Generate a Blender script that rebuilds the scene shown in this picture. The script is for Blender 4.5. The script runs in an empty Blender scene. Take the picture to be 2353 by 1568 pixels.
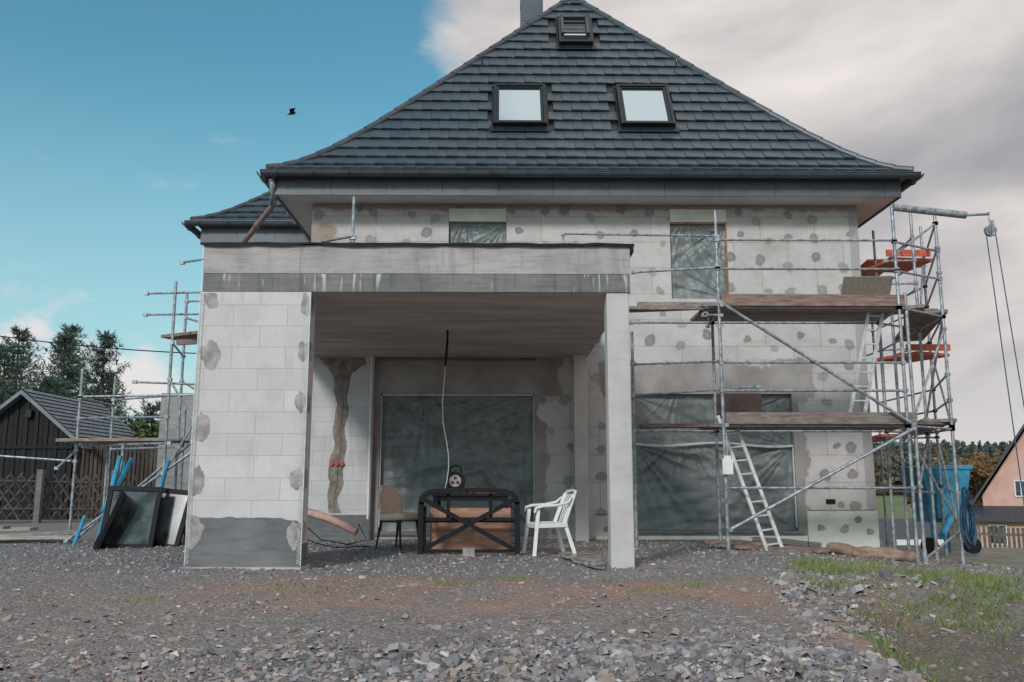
import bpy, math, random
from mathutils import Vector, Matrix, noise as mn
R=random.Random(7)
scene=bpy.context.scene
scene.view_settings.view_transform='Standard'
scene.view_settings.look='None'
scene.view_settings.exposure=0

# ---------------------------------------------------------------- helpers
def lerp(a,b,t): return a+(b-a)*t
def sst(a,b,x):
    t=max(0.0,min(1.0,(x-a)/(b-a))); return t*t*(3-2*t)
def interp(pts,x):
    if x<=pts[0][0]: return pts[0][1]
    for (a,b),(c,d) in zip(pts,pts[1:]):
        if x<=c: return lerp(b,d,(x-a)/(c-a))
    return pts[-1][1]

class M:
    def __init__(s): s.v=[]; s.f=[]; s.m=[]
    def add(s,vs,fs,mi=0):
        o=len(s.v); s.v.extend([tuple(v) for v in vs])
        for f in fs: s.f.append(tuple(i+o for i in f)); s.m.append(mi)
    def box(s,x0,x1,y0,y1,z0,z1,mi=0):
        vs=[(x0,y0,z0),(x1,y0,z0),(x1,y1,z0),(x0,y1,z0),(x0,y0,z1),(x1,y0,z1),(x1,y1,z1),(x0,y1,z1)]
        s.add(vs,[(0,3,2,1),(4,5,6,7),(0,1,5,4),(1,2,6,5),(2,3,7,6),(3,0,4,7)],mi)
    def obox(s,c,ax,ay,az,hx,hy,hz,mi=0):
        c=Vector(c); ax=Vector(ax).normalized()*hx; ay=Vector(ay).normalized()*hy; az=Vector(az).normalized()*hz
        vs=[c-ax-ay-az,c+ax-ay-az,c+ax+ay-az,c-ax+ay-az,c-ax-ay+az,c+ax-ay+az,c+ax+ay+az,c-ax+ay+az]
        s.add(vs,[(0,3,2,1),(4,5,6,7),(0,1,5,4),(1,2,6,5),(2,3,7,6),(3,0,4,7)],mi)
    def beam(s,p,q,w,h,up=(0,0,1),mi=0):
        p=Vector(p);q=Vector(q);d=(q-p); L=d.length; d.normalize()
        up=Vector(up)
        if abs(d.dot(up))>0.98: up=Vector((0,1,0))
        sd=d.cross(up).normalized(); u=sd.cross(d)
        s.obox((p+q)/2,d,sd,u,L/2,w/2,h/2,mi)
    def quad(s,a,b,c,d,mi=0): s.add([a,b,c,d],[(0,1,2,3)],mi)
    def tube(s,p,q,r,n=8,r2=None,mi=0,caps=True):
        p=Vector(p);q=Vector(q);d=(q-p).normalized()
        a=d.orthogonal().normalized(); b=d.cross(a)
        if r2 is None:r2=r
        vs=[];fs=[]
        for k,(c,rr) in enumerate(((p,r),(q,r2))):
            for i in range(n):
                t=2*math.pi*i/n; vs.append(c+(a*math.cos(t)+b*math.sin(t))*rr)
        for i in range(n):
            j=(i+1)%n; fs.append((i,j,n+j,n+i))
        if caps: fs.append(tuple(range(n))[::-1]); fs.append(tuple(range(n,2*n)))
        s.add(vs,fs,mi)
    def path(s,pts,r,n=8,mi=0):
        pts=[Vector(p) for p in pts]; 
        rr=r if isinstance(r,(list,tuple)) else [r]*len(pts)
        vs=[];fs=[];a=None
        for k,p in enumerate(pts):
            d=(pts[min(k+1,len(pts)-1)]-pts[max(k-1,0)]).normalized()
            if a is None: a=d.orthogonal().normalized()
            a=(a-d*a.dot(d)).normalized(); b=d.cross(a)
            for i in range(n):
                t=2*math.pi*i/n; vs.append(p+(a*math.cos(t)+b*math.sin(t))*rr[k])
        for k in range(len(pts)-1):
            for i in range(n):
                j=(i+1)%n; fs.append((k*n+i,k*n+j,(k+1)*n+j,(k+1)*n+i))
        fs.append(tuple(range(n))[::-1]); fs.append(tuple(range((len(pts)-1)*n,len(pts)*n)))
        s.add(vs,fs,mi)
    def obj(s,name,mat,parent=None,smooth=False,bevel=0):
        me=bpy.data.meshes.new(name); me.from_pydata(s.v,[],s.f)
        mats=mat if isinstance(mat,(list,tuple)) else [mat]
        for m in mats: me.materials.append(m)
        if len(mats)>1: me.polygons.foreach_set('material_index',s.m)
        if smooth: me.polygons.foreach_set('use_smooth',[True]*len(me.polygons))
        me.update()
        o=bpy.data.objects.new(name,me); scene.collection.objects.link(o)
        if parent is not None:
            o.parent=parent; o.matrix_parent_inverse=Matrix.Translation(parent.location).inverted()
        if bevel:
            b=o.modifiers.new('bevel','BEVEL'); b.width=bevel; b.segments=2; b.limit_method='ANGLE'
        return o
def empty(name,loc=(0,0,0)):
    e=bpy.data.objects.new(name,None); e.location=loc; e.empty_display_size=0.3
    scene.collection.objects.link(e); return e

# ---------------------------------------------------------------- node helpers
class NT:
    def __init__(s,nt): s.nt=nt
    def n(s,t,**kw):
        nd=s.nt.nodes.new(t)
        for k,v in kw.items(): setattr(nd,k,v)
        return nd
    def put(s,sock,val):
        if isinstance(val,bpy.types.NodeSocket): s.nt.links.new(val,sock)
        elif isinstance(val,(tuple,list)) and len(val)==3 and sock.type=='RGBA': sock.default_value=(*val,1)
        else: sock.default_value=val
    def math(s,op,a,b=0.0,clamp=False):
        m=s.n('ShaderNodeMath',operation=op,use_clamp=clamp); s.put(m.inputs[0],a); s.put(m.inputs[1],b); return m.outputs[0]
    def mix(s,f,a,b,mode='MIX'):
        m=s.n('ShaderNodeMix',data_type='RGBA',blend_type=mode,clamp_factor=True)
        s.put(m.inputs[0],f); s.put(m.inputs[6],a); s.put(m.inputs[7],b); return m.outputs[2]
    def mr(s,v,a,b,c=0.0,d=1.0,smooth=True):
        m=s.n('ShaderNodeMapRange',interpolation_type='SMOOTHSTEP' if smooth else 'LINEAR')
        s.put(m.inputs[0],v); m.inputs[1].default_value=a; m.inputs[2].default_value=b; m.inputs[3].default_value=c; m.inputs[4].default_value=d
        return m.outputs[0]
    def noise(s,vec,scale,detail=4,rough=0.55,dist=0.0):
        m=s.n('ShaderNodeTexNoise'); s.put(m.inputs['Vector'],vec); m.inputs['Scale'].default_value=scale
        m.inputs['Detail'].default_value=detail; m.inputs['Roughness'].default_value=rough; m.inputs['Distortion'].default_value=dist
        return m.outputs[0]
    def vor(s,vec,scale,feature='F1',rand=1.0):
        m=s.n('ShaderNodeTexVoronoi',feature=feature); s.put(m.inputs['Vector'],vec); m.inputs['Scale'].default_value=scale
        m.inputs['Randomness'].default_value=rand; return m
    def mapv(s,vec,scale=(1,1,1),loc=(0,0,0),rot=(0,0,0)):
        m=s.n('ShaderNodeMapping'); s.put(m.inputs[0],vec); m.inputs[1].default_value=loc; m.inputs[2].default_value=rot; m.inputs[3].default_value=scale
        return m.outputs[0]
    def sep(s,vec):
        m=s.n('ShaderNodeSeparateXYZ'); s.put(m.inputs[0],vec); return m.outputs
    def comb(s,x,y,z=0.0):
        m=s.n('ShaderNodeCombineXYZ'); s.put(m.inputs[0],x); s.put(m.inputs[1],y); s.put(m.inputs[2],z); return m.outputs[0]
    def ramp(s,f,stops,interp='LINEAR'):
        m=s.n('ShaderNodeValToRGB'); cr=m.color_ramp; cr.interpolation=interp
        while len(cr.elements)<len(stops): cr.elements.new(0.5)
        for e,(p,c) in zip(cr.elements,stops): e.position=p; e.color=(*c,1)
        s.put(m.inputs[0],f); return m.outputs[0]
    def bump(s,h,strength=0.3,dist=0.02):
        m=s.n('ShaderNodeBump'); s.put(m.inputs['Height'],h); m.inputs['Strength'].default_value=strength; m.inputs['Distance'].default_value=dist
        return m.outputs[0]
    def box(s,x,z,x0,x1,z0,z1,nz,soft=0.04):
        a=s.math('MINIMUM',s.math('SUBTRACT',x,x0),s.math('SUBTRACT',x1,x))
        b=s.math('MINIMUM',s.math('SUBTRACT',z,z0),s.math('SUBTRACT',z1,z))
        c=s.math('ADD',s.math('MINIMUM',a,b),nz)
        return s.mr(c,-soft,soft)
def newmat(name):
    m=bpy.data.materials.new(name); m.use_nodes=True
    T=NT(m.node_tree); b=m.node_tree.nodes['Principled BSDF']
    return m,T,b
def pos(T): return T.n('ShaderNodeNewGeometry').outputs['Position']
def simple(name,col,rough=0.7,metal=0.0,ns=6.0,amt=0.25,bs=0.15,bscale=40.0,island=0.0,stretch=(1,1,1),spec=.5):
    m,T,b=newmat(name); p=T.mapv(pos(T),stretch)
    n=T.noise(p,ns,5); dark=tuple(c*(1-amt) for c in col); lite=tuple(min(1,c*(1+amt)) for c in col)
    c=T.mix(T.mr(n,0.3,0.7),dark,lite)
    if island:
        r=T.n('ShaderNodeNewGeometry').outputs['Random Per Island']
        c=T.mix(1.0,c,T.ramp(r,[(0,(1-island,)*3),(1,(1+island*0.6,)*3)]),'MULTIPLY')
    T.put(b.inputs['Base Color'],c); b.inputs['Roughness'].default_value=rough; b.inputs['Metallic'].default_value=metal; b.inputs['Specular IOR Level'].default_value=spec
    if bs: T.put(b.inputs['Normal'],T.bump(T.noise(p,bscale,4),bs,0.01))
    return m

# ---------------------------------------------------------------- materials
def m_aac():
    m,T,b=newmat('aerated_block'); p=pos(T); s=T.sep(p)
    v=T.comb(T.math('ADD',s[0],s[1]),s[2])
    br=T.n('ShaderNodeTexBrick'); T.put(br.inputs['Vector'],v)
    br.inputs['Color1'].default_value=(.66,.625,.63,1); br.inputs['Color2'].default_value=(.58,.55,.555,1); br.inputs['Mortar'].default_value=(.40,.38,.38,1)
    br.inputs['Scale'].default_value=1; br.inputs['Mortar Size'].default_value=.004; br.inputs['Mortar Smooth'].default_value=.3
    br.inputs['Brick Width'].default_value=.625; br.inputs['Row Height'].default_value=.25
    n=T.noise(p,2.5,6); n2=T.noise(T.mapv(p,(3,3,30)),4,3)
    c=T.mix(T.mr(n,.4,.75,0,.5),br.outputs[0],(.44,.41,.41))
    c=T.mix(T.mr(n2,.45,.7,0,.3),c,(.49,.465,.465))
    c=T.mix(T.mr(T.noise(p,.9,5),.5,.75,0,.4),c,(.44,.40,.39))
    c=T.mix(T.mr(T.noise(T.mapv(p,(3,3,.4)),3,5,.6),.54,.72,0,.35),c,(.37,.34,.33))
    c=T.mix(T.mr(T.noise(p,11,6,.7),.5,.75,0,.3),c,(.42,.39,.385))
    T.put(b.inputs['Base Color'],c); b.inputs['Roughness'].default_value=.95
    h=T.math('SUBTRACT',T.noise(p,70,4),T.math('MULTIPLY',br.outputs[1],1.5))
    T.put(b.inputs['Normal'],T.bump(h,.3,.006)); return m
def m_eps():
    m,T,b=newmat('insulated_wall'); p=pos(T); s=T.sep(p); x,z=s[0],s[2]
    h=T.math('ADD',x,s[1]); v=T.comb(h,z)
    br=T.n('ShaderNodeTexBrick'); T.put(br.inputs['Vector'],v)
    br.inputs['Color1'].default_value=(.58,.54,.53,1); br.inputs['Color2'].default_value=(.50,.465,.46,1); br.inputs['Mortar'].default_value=(.27,.21,.18,1)
    br.inputs['Scale'].default_value=1; br.inputs['Mortar Size'].default_value=.006; br.inputs['Mortar Smooth'].default_value=.4
    br.inputs['Brick Width'].default_value=1.0; br.inputs['Row Height'].default_value=.48
    n=T.noise(p,3,6); 
    weave=T.noise(T.mapv(p,(1,1,5)),9,5,.7)
    c=T.mix(T.mr(n,.35,.7,0,.5),br.outputs[0],(.66,.625,.61))
    c=T.mix(T.mr(weave,.48,.68,0,.45),c,(.41,.38,.37))
    c=T.mix(T.mr(T.noise(T.mapv(p,(1,1,2)),1.1,6,.7),.52,.7,0,.5),c,(.38,.335,.315))
    dn=T.n('ShaderNodeTexNoise'); T.put(dn.inputs['Vector'],v); dn.inputs['Scale'].default_value=4.5; dn.inputs['Detail'].default_value=4
    dv=T.n('ShaderNodeVectorMath',operation='MULTIPLY_ADD'); T.put(dv.inputs[0],dn.outputs['Color']); dv.inputs[1].default_value=(.40,.40,0); 
    T.put(dv.inputs[2],T.mapv(v,(2.0,2.08,1)))
    vo=T.vor(dv.outputs[0],1.0,rand=.65); vo.voronoi_dimensions='2D'
    vc=T.sep(vo.outputs['Color'])
    d=T.math('ADD',vo.outputs['Distance'],T.math('MULTIPLY',T.math('SUBTRACT',vc[0],.5),.09))
    core=T.mr(d,.12,.20,1,0); ring=T.mr(d,.02,.15,.8,1)
    dab=T.math('MULTIPLY',T.math('MULTIPLY',core,ring),T.mr(vc[1],.0,1,.5,.92))
    c=T.mix(dab,c,(.195,.185,.185))
    pn=T.math('MULTIPLY',T.math('SUBTRACT',T.noise(p,2.2,6),.5),.7)
    ms=None
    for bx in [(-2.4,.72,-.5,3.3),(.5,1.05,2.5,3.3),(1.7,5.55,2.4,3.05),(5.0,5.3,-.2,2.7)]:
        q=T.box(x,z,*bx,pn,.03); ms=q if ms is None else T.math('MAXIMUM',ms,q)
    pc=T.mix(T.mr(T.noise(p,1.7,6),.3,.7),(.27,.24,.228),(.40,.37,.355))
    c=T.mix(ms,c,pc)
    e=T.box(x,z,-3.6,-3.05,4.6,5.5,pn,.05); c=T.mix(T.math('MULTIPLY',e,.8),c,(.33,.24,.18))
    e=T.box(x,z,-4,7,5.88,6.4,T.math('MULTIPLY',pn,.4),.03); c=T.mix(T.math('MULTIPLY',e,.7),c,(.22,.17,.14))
    e=T.box(x,z,6.33,7,-1,6.4,T.math('MULTIPLY',pn,.05),.01); c=T.mix(T.math('MULTIPLY',e,.7),c,(.34,.32,.31))
    T.put(b.inputs['Base Color'],c); b.inputs['Roughness'].default_value=.93
    hh=T.math('ADD',T.noise(p,60,3),T.math('MULTIPLY',dab,1.0)); hh=T.math('SUBTRACT',hh,T.math('MULTIPLY',br.outputs[1],1.2))
    T.put(b.inputs['Normal'],T.bump(hh,.35,.008)); return m
def m_concrete(name,c1,c2,drips=False,boards=False,holes=False):
    m,T,b=newmat(name); p=pos(T); s=T.sep(p)
    n=T.noise(p,1.6,8,.65); n2=T.noise(T.mapv(p,(1,1,9)),2.5,6,.6)
    c=T.mix(T.mr(n,.3,.7),c1,c2); c=T.mix(T.mr(n2,.45,.72,0,.15 if holes else .5),c,tuple(k*.62 for k in c1))
    if drips:
        d=T.noise(T.mapv(p,(1,1,.12)),16,2,.5); g=T.noise(p,1.3,2); mz=T.mr(s[2],3.0,3.4,0,1)
        dm=T.math('MULTIPLY',T.mr(d,.57,.63),T.mr(g,.45,.56)); dm=T.math('MULTIPLY',dm,mz)
        c=T.mix(T.math('MULTIPLY',dm,.85),c,(.58,.57,.56))
        d2=T.noise(T.mapv(p,(1,1,.1),loc=(7,0,0)),9,2,.5); c=T.mix(T.mr(d2,.52,.66,0,.5),c,(.09,.09,.09))
    if boards:
        w=T.math('FRACT',T.math('MULTIPLY',s[2],11.0)); l=T.mr(w,.0,.08,1,0)
        c=T.mix(T.math('MULTIPLY',l,.25),c,tuple(k*.5 for k in c1))
        w=T.math('FRACT',T.math('MULTIPLY',T.math('ADD',s[0],.35),.49)); l=T.mr(w,.0,.012,1,0)
        c=T.mix(T.math('MULTIPLY',l,.55),c,tuple(k*.4 for k in c1))
        st_=T.noise(T.mapv(p,(1,1,.15)),7,4,.6); c=T.mix(T.mr(st_,.5,.7,0,.45),c,(.22,.205,.20))
        c=T.mix(T.mr(T.noise(T.mapv(p,(.6,1,6)),5,6,.7),.5,.7,0,.35),c,(.55,.52,.505))
    hgt=T.noise(p,35,6,.7)
    if holes:
        vd=T.vor(p,14).outputs[0]; c=T.mix(T.mr(vd,.05,.10,.6,0),c,tuple(k*.4 for k in c1))
    T.put(b.inputs['Base Color'],c); b.inputs['Roughness'].default_value=.9
    T.put(b.inputs['Normal'],T.bump(hgt,.3,.01)); return m
def m_ceiling():
    m,T,b=newmat('porch_ceiling'); p=pos(T); s=T.sep(p)
    n=T.noise(T.mapv(p,(.5,2,1)),1.5,7,.6)
    c=T.mix(T.mr(n,.3,.7),(.44,.365,.325),(.62,.55,.51))
    w=T.math('FRACT',T.math('MULTIPLY',T.math('SUBTRACT',s[1],10.0),.55)); l=T.mr(w,.0,.025,1,0)
    c=T.mix(T.math('MULTIPLY',l,.7),c,(.10,.085,.08))
    T.put(b.inputs['Base Color'],c); b.inputs['Roughness'].default_value=.85; T.put(b.inputs['Normal'],T.bump(T.noise(p,20,5),.2,.01)); return m
def m_foil():
    m,T,b=newmat('plastic_foil'); p=pos(T)
    n=T.noise(T.mapv(p,(1,1,2.6),rot=(0,.5,0)),2.3,6,.6,.6); n2=T.noise(T.mapv(p,(6,1,1),rot=(0,.35,0)),1.6,5,.6,.4)
    c=T.mix(T.mr(n,.3,.75),(.165,.18,.184),(.26,.28,.284))
    T.put(b.inputs['Base Color'],c); b.inputs['Roughness'].default_value=.36; b.inputs['Specular IOR Level'].default_value=.55
    T.put(b.inputs['Normal'],T.bump(T.math('ADD',n,T.math('MULTIPLY',n2,.7)),.5,.05)); return m
def m_roof():
    m,T,b=newmat('roof_tile'); g=T.n('ShaderNodeNewGeometry'); p=g.outputs['Position']
    r=g.outputs['Random Per Island']
    c=T.ramp(r,[(0,(.050,.068,.085)),(.6,(.057,.076,.094)),(1,(.066,.086,.105))])
    c=T.mix(T.mr(T.noise(p,1.2,6),.4,.75,0,.4),c,(.084,.102,.118))
    T.put(b.inputs['Base Color'],c); b.inputs['Roughness'].default_value=.38
    T.put(b.inputs['Normal'],T.bump(T.noise(p,50,4),.08,.006)); return m
def m_wood(name,c1,c2,st=(2,14,14),rough=.85):
    m,T,b=newmat(name); g=T.n('ShaderNodeNewGeometry'); p=T.mapv(g.outputs['Position'],st)
    n=T.noise(p,2.0,7,.65,.5); c=T.mix(T.mr(n,.3,.7),c1,c2)
    c=T.mix(1.0,c,T.ramp(g.outputs['Random Per Island'],[(0,(.65,.65,.65)),(1,(1.2,1.2,1.2))]),'MULTIPLY')
    T.put(b.inputs['Base Color'],c); b.inputs['Roughness'].default_value=rough; T.put(b.inputs['Normal'],T.bump(n,.4,.01)); return m
def m_leaf(name,stops,rough=.6):
    m,T,b=newmat(name); g=T.n('ShaderNodeNewGeometry')
    f=T.math('ADD',T.math('MULTIPLY',g.outputs['Random Per Island'],.5),T.math('MULTIPLY',T.noise(g.outputs['Position'],.35,3),.5))
    T.put(b.inputs['Base Color'],T.ramp(f,stops)); b.inputs['Roughness'].default_value=rough; b.inputs['Specular IOR Level'].default_value=.2; return m
def m_ground():
    m,T,b=newmat('gravel_ground'); p=pos(T); s=T.sep(p); x,y=s[0],s[1]
    dn=T.n('ShaderNodeTexNoise'); T.put(dn.inputs['Vector'],p); dn.inputs['Scale'].default_value=14; dn.inputs['Detail'].default_value=2
    dv=T.n('ShaderNodeVectorMath',operation='MULTIPLY_ADD'); T.put(dv.inputs[0],dn.outputs['Color']); dv.inputs[1].default_value=(.05,.05,.05); T.put(dv.inputs[2],p)
    v1=T.vor(dv.outputs[0],34); v2=T.vor(dv.outputs[0],80)
    s1=T.sep(v1.outputs['Color']); s2=T.sep(v2.outputs['Color'])
    pal=[(0,(.10,.088,.085)),(.35,(.20,.172,.163)),(.6,(.31,.265,.25)),(.85,(.26,.25,.26)),(1,(.58,.53,.51))]
    c1=T.ramp(s1[0],pal); c2=T.ramp(s2[0],pal); n=T.noise(p,1.1,6,.6)
    c=T.mix(T.mr(T.noise(p,5,5),.42,.6),c1,c2)
    c=T.mix(T.mr(T.noise(p,9,6,.7),.36,.66,0,.65),c,(.235,.19,.17))
    c=T.mix(T.mr(T.noise(p,2.4,6,.7),.5,.72,0,.5),c,(.12,.10,.092))
    nearm=T.math('MULTIPLY',T.mr(y,5.5,4.9),T.math('MULTIPLY',T.mr(x,-1.9,-.9),T.mr(x,2.6,1.8,0,1))); c=T.mix(T.math('MULTIPLY',nearm,.5),c,(.075,.066,.064))  # dark soil at the stone heap, with shade of the gaps painted in
    ry=T.math('MULTIPLY',T.mr(y,6.2,7.3),T.mr(y,9.4,8.4,0,1)); rx=T.math('MULTIPLY',T.mr(x,-4.5,-1.6),T.mr(x,4.4,2.4,0,1))
    rm=T.math('MULTIPLY',T.math('MULTIPLY',ry,rx),T.mr(n,.34,.6))
    e=T.math('SUBTRACT',x,T.math('ADD',T.math('MULTIPLY',y,.2),.95))
    rb=T.math('MULTIPLY',T.mr(e,-.3,.05),T.mr(e,.6,.15,0,1)); rb=T.math('MULTIPLY',rb,T.mr(n,.4,.55)); rb=T.math('MULTIPLY',rb,T.mr(y,9,8,0,1))
    rm=T.math('MAXIMUM',rm,rb)
    c=T.mix(T.math('MULTIPLY',rm,.68),c,(.42,.215,.145))
    c=T.mix(T.math('MULTIPLY',T.mr(T.noise(p,.5,4),.36,.6),.36),c,(.30,.22,.185))
    c=T.mix(T.math('MULTIPLY',T.mr(y,8.8,10),.4),c,(.23,.23,.25))
    wet=T.math('MULTIPLY',T.mr(e,.05,.45),T.mr(y,8.2,6.6,0,1)); c=T.mix(T.math('MULTIPLY',wet,.65),c,(.075,.058,.05))
    gm=T.math('MULTIPLY',T.mr(e,.2,1.0),T.mr(T.noise(p,1.6,6,.65),.42,.56)); gm=T.math('MULTIPLY',gm,T.mr(y,5.6,6.6)); c=T.mix(T.math('MULTIPLY',gm,.6),c,(.15,.155,.075))
    far=T.mr(y,24,34); gc=T.mix(T.mr(T.noise(p,.06,4),.4,.6),(.11,.16,.055),(.16,.20,.08)); c=T.mix(far,c,gc)
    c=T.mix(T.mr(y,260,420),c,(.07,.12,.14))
    T.put(b.inputs['Base Color'],c)
    T.put(b.inputs['Roughness'],T.mr(T.noise(p,2,4),.3,.7,.65,.95))
    hh=T.math('SUBTRACT',T.math('MULTIPLY',s1[1],.6),v1.outputs['Distance']); hh=T.math('ADD',hh,T.math('MULTIPLY',s2[1],.5))
    T.put(b.inputs['Normal'],T.bump(hh,.8,.025)); return m
def m_stone():
    m,T,b=newmat('stone_chips'); g=T.n('ShaderNodeNewGeometry'); p=g.outputs['Position']
    c=T.ramp(g.outputs['Random Per Island'],[(0,(.10,.10,.112)),(.3,(.18,.18,.20)),(.5,(.29,.26,.25)),(.7,(.37,.275,.23)),(.88,(.30,.305,.335)),(1,(.64,.58,.54))])
    c=T.mix(T.mr(T.noise(p,25,5),.35,.7,0,.4),c,(.23,.19,.17))
    T.put(b.inputs['Base Color'],c); b.inputs['Roughness'].default_value=.72; T.put(b.inputs['Normal'],T.bump(T.noise(p,60,4),.3,.01)); return m

AAC=m_aac(); EPS=m_eps(); ROOF=m_roof(); FOIL=m_foil(); CEIL=m_ceiling()
CON_L=m_concrete('cast_concrete',(.33,.30,.292),(.48,.445,.435),boards=True)
CON_D=m_concrete('damp_concrete',(.15,.148,.15),(.25,.243,.242),drips=True)
CON_P=m_concrete('column_concrete',(.46,.435,.43),(.58,.555,.55),holes=True)
BITU=m_concrete('bitumen_coat',(.13,.132,.14),(.21,.21,.218))
MORT=simple('mortar_dab',(.33,.305,.295),.95,ns=7,amt=.32,bs=.5,bscale=30)
METAL=simple('zinc_sheet',(.075,.087,.10),.42,.3,ns=3,amt=.15,bs=.05)
FASC=simple('fascia_sheet',(.12,.13,.145),.5,.2,ns=2,amt=.12,bs=.03,island=.12)
SOFF=simple('soffit_board',(.64,.60,.585),.8,ns=2,amt=.10,bs=.05)
BLACK=simple('black_paint',(.010,.011,.014),.65,ns=20,amt=.3,bs=.1,spec=.25)
FRAME=simple('dark_frame',(.018,.022,.026),.3,.2,ns=8,amt=.2,bs=.02)
GALV=simple('galvanised_steel',(.32,.34,.37),.5,.5,ns=14,amt=.4,bs=.1)
ALU=simple('aluminium',(.68,.68,.68),.4,.3,ns=10,amt=.15,bs=.05)
PLANK=m_wood('weathered_plank',(.16,.12,.105),(.38,.32,.29))
PLANKR=m_wood('reddish_plank',(.13,.075,.06),(.29,.20,.175))
REDDECK=simple('red_deck',(.55,.12,.06),.6,ns=9,amt=.25)
BLUE=simple('blue_paint',(.04,.26,.42),.5,ns=6,amt=.3)
WHITEP=simple('white_plastic',(.76,.75,.74),.4,ns=8,amt=.06,bs=.02)
EPSW=simple('white_board',(.74,.74,.66),.85,ns=3,amt=.10)
TAPE=simple('white_tape',(.6,.62,.62),.6,ns=12,amt=.12)
PIPEB=simple('brown_pipe',(.24,.145,.12),.5,ns=4,amt=.2,bs=.02)
GLASS,_T,_b=newmat('sky_glass'); _b.inputs['Base Color'].default_value=(.58,.72,.80,1); _b.inputs['Metallic'].default_value=.95; _b.inputs['Roughness'].default_value=.05
_T.put(_b.inputs['Normal'],_T.bump(_T.noise(pos(_T),1.5,2),.03,.05))
GLASSD,_T,_b=newmat('dark_glass'); _b.inputs['Roughness'].default_value=.12; _b.inputs['Specular IOR Level'].default_value=.35
_T.put(_b.inputs['Base Color'],_T.mix(_T.mr(_T.noise(pos(_T),4,5),.35,.65),(.025,.03,.035),(.10,.115,.12)))

# ---------------------------------------------------------------- terrain
def gh(x,y):
    z=0.0
    e=x-(0.95+0.2*min(y,9))
    if y<12: z-=0.62*sst(0,1.0,e)*sst(8.2,5.2,y)
    z-=0.09*max(0,min(x-4,4))*sst(6,12,y)
    z-=3.2*sst(17,40,y)*sst(5,14,x)
    z+=3.0*sst(48,110,y)*sst(5,14,x)
    z+=6.0*sst(120,260,y)
    z+=27*sst(350,560,y)*(0.85+0.3*mn.noise(Vector((x*.004,1.3,0))))
    if y>110: z+=2.0*mn.noise(Vector((x*.012,y*.01,3)))*sst(110,200,y)
    if y<15 and abs(x)<15:
        k=sst(15,9,y) if y>9 else 1
        z+=(mn.noise(Vector((x*.7,y*.7,0)))*.05+mn.noise(Vector((x*2.6,y*2.6,5)))*.030+mn.noise(Vector((x*9,y*9,9)))*.014)*max(k,.25)
        z+=(.10*mn.noise(Vector((x*2.5,y*2.5,12)))+.055*mn.noise(Vector((x*7,y*7,15))))*sst(0,.4,e)*sst(10,8,y)
        hp=sst(5.2,4.6,y)*sst(-1.6,-.5,x)*sst(2.2,1.4,x); z+=hp*(.05+mn.noise(Vector((x*5,y*5,2)))*.06)
    return z
def axis(lo,a,b,hi,fine,g=1.13):
    out=[];t=a
    while t<=b: out.append(t); t+=fine
    st=fine; t=out[-1]
    while t<hi: st*=g; t+=st; out.append(min(t,hi+1))
    st=fine; t=a; left=[]
    while t>lo: st*=g; t-=st; left.append(t)
    return left[::-1]+out
xs=axis(-700,-5,6,700,.055); ys=axis(-60,3.6,10.5,900,.045,1.09)
vs=[(x,y,gh(x,y)) for y in ys for x in xs]; nx=len(xs)
fs=[(j*nx+i,j*nx+i+1,(j+1)*nx+i+1,(j+1)*nx+i) for j in range(len(ys)-1) for i in range(nx-1)]
g=M(); g.v=vs; g.f=fs; g.m=[0]*len(fs); g.obj('ground',m_ground(),smooth=True)

st=M()
def chip(x,y,s,flat=.35,tilt=.30):
    n=R.choice((4,5,5,6)); z=gh(x,y)
    rot=Matrix.Rotation(R.uniform(0,6.28),3,'Z')@Matrix.Rotation(R.gauss(0,tilt),3,'X')@Matrix.Rotation(R.gauss(0,tilt),3,'Y')
    t=s*R.uniform(.12,flat); a=R.uniform(.45,1)
    top=[];bot=[]
    for i in range(n):
        th=2*math.pi*i/n+R.uniform(-.35,.35); r=s*R.uniform(.65,1.15)
        p=Vector((math.cos(th)*r,math.sin(th)*r*a,0))
        top.append(rot@(p*R.uniform(.8,.95)+Vector((0,0,t)))); bot.append(rot@(p-Vector((0,0,t))))
    c=Vector((x,y,z+t*.5))
    st.add([c+p for p in bot+top],[tuple(range(n,2*n))]+[(i,(i+1)%n,n+(i+1)%n,n+i) for i in range(n)])
for _ in range(26000):
    y=4.0+7.5*(R.random()**1.5); x=R.uniform(-.64,.64)*y
    if mn.noise(Vector((x*1.1,y*1.1,7)))<R.uniform(-.5,.25) and y>4.9: continue
    chip(x,y,min(.055,.0055+R.expovariate(1/.0062)),.3)
for _ in range(6500):
    y=R.gauss(4.6,.45); x=R.gauss(.45,1.15)
    if y<4 or mn.noise(Vector((x*2,y*2,3)))<R.uniform(-.6,.1): continue
    chip(x,y,min(.055,.009+R.expovariate(1/.010)),.4,.42)
for _ in range(90): 
    y=R.uniform(4.2,8.0); x=R.uniform(-.6,.5)*y; chip(x,y,R.uniform(.025,.05),.2,.15)
for _ in range(6500):
    y=R.uniform(9.3,15.0); x=R.uniform(-7.5,8)
    if -3.55<x<-2.2 and 9.95<y<10.35: continue
    chip(x,y,R.uniform(.010,.030),.6)
for _ in range(4500):
    y=R.uniform(4,9); x=.95+.2*y+abs(R.gauss(0,.9))-.15
    if mn.noise(Vector((x*1.7,y*1.7,9)))<R.uniform(-.4,.3): continue
    chip(x,y,min(.07,.008+R.expovariate(1/.011)),.5,.4)
st.obj('gravel_stones',m_stone())

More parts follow.
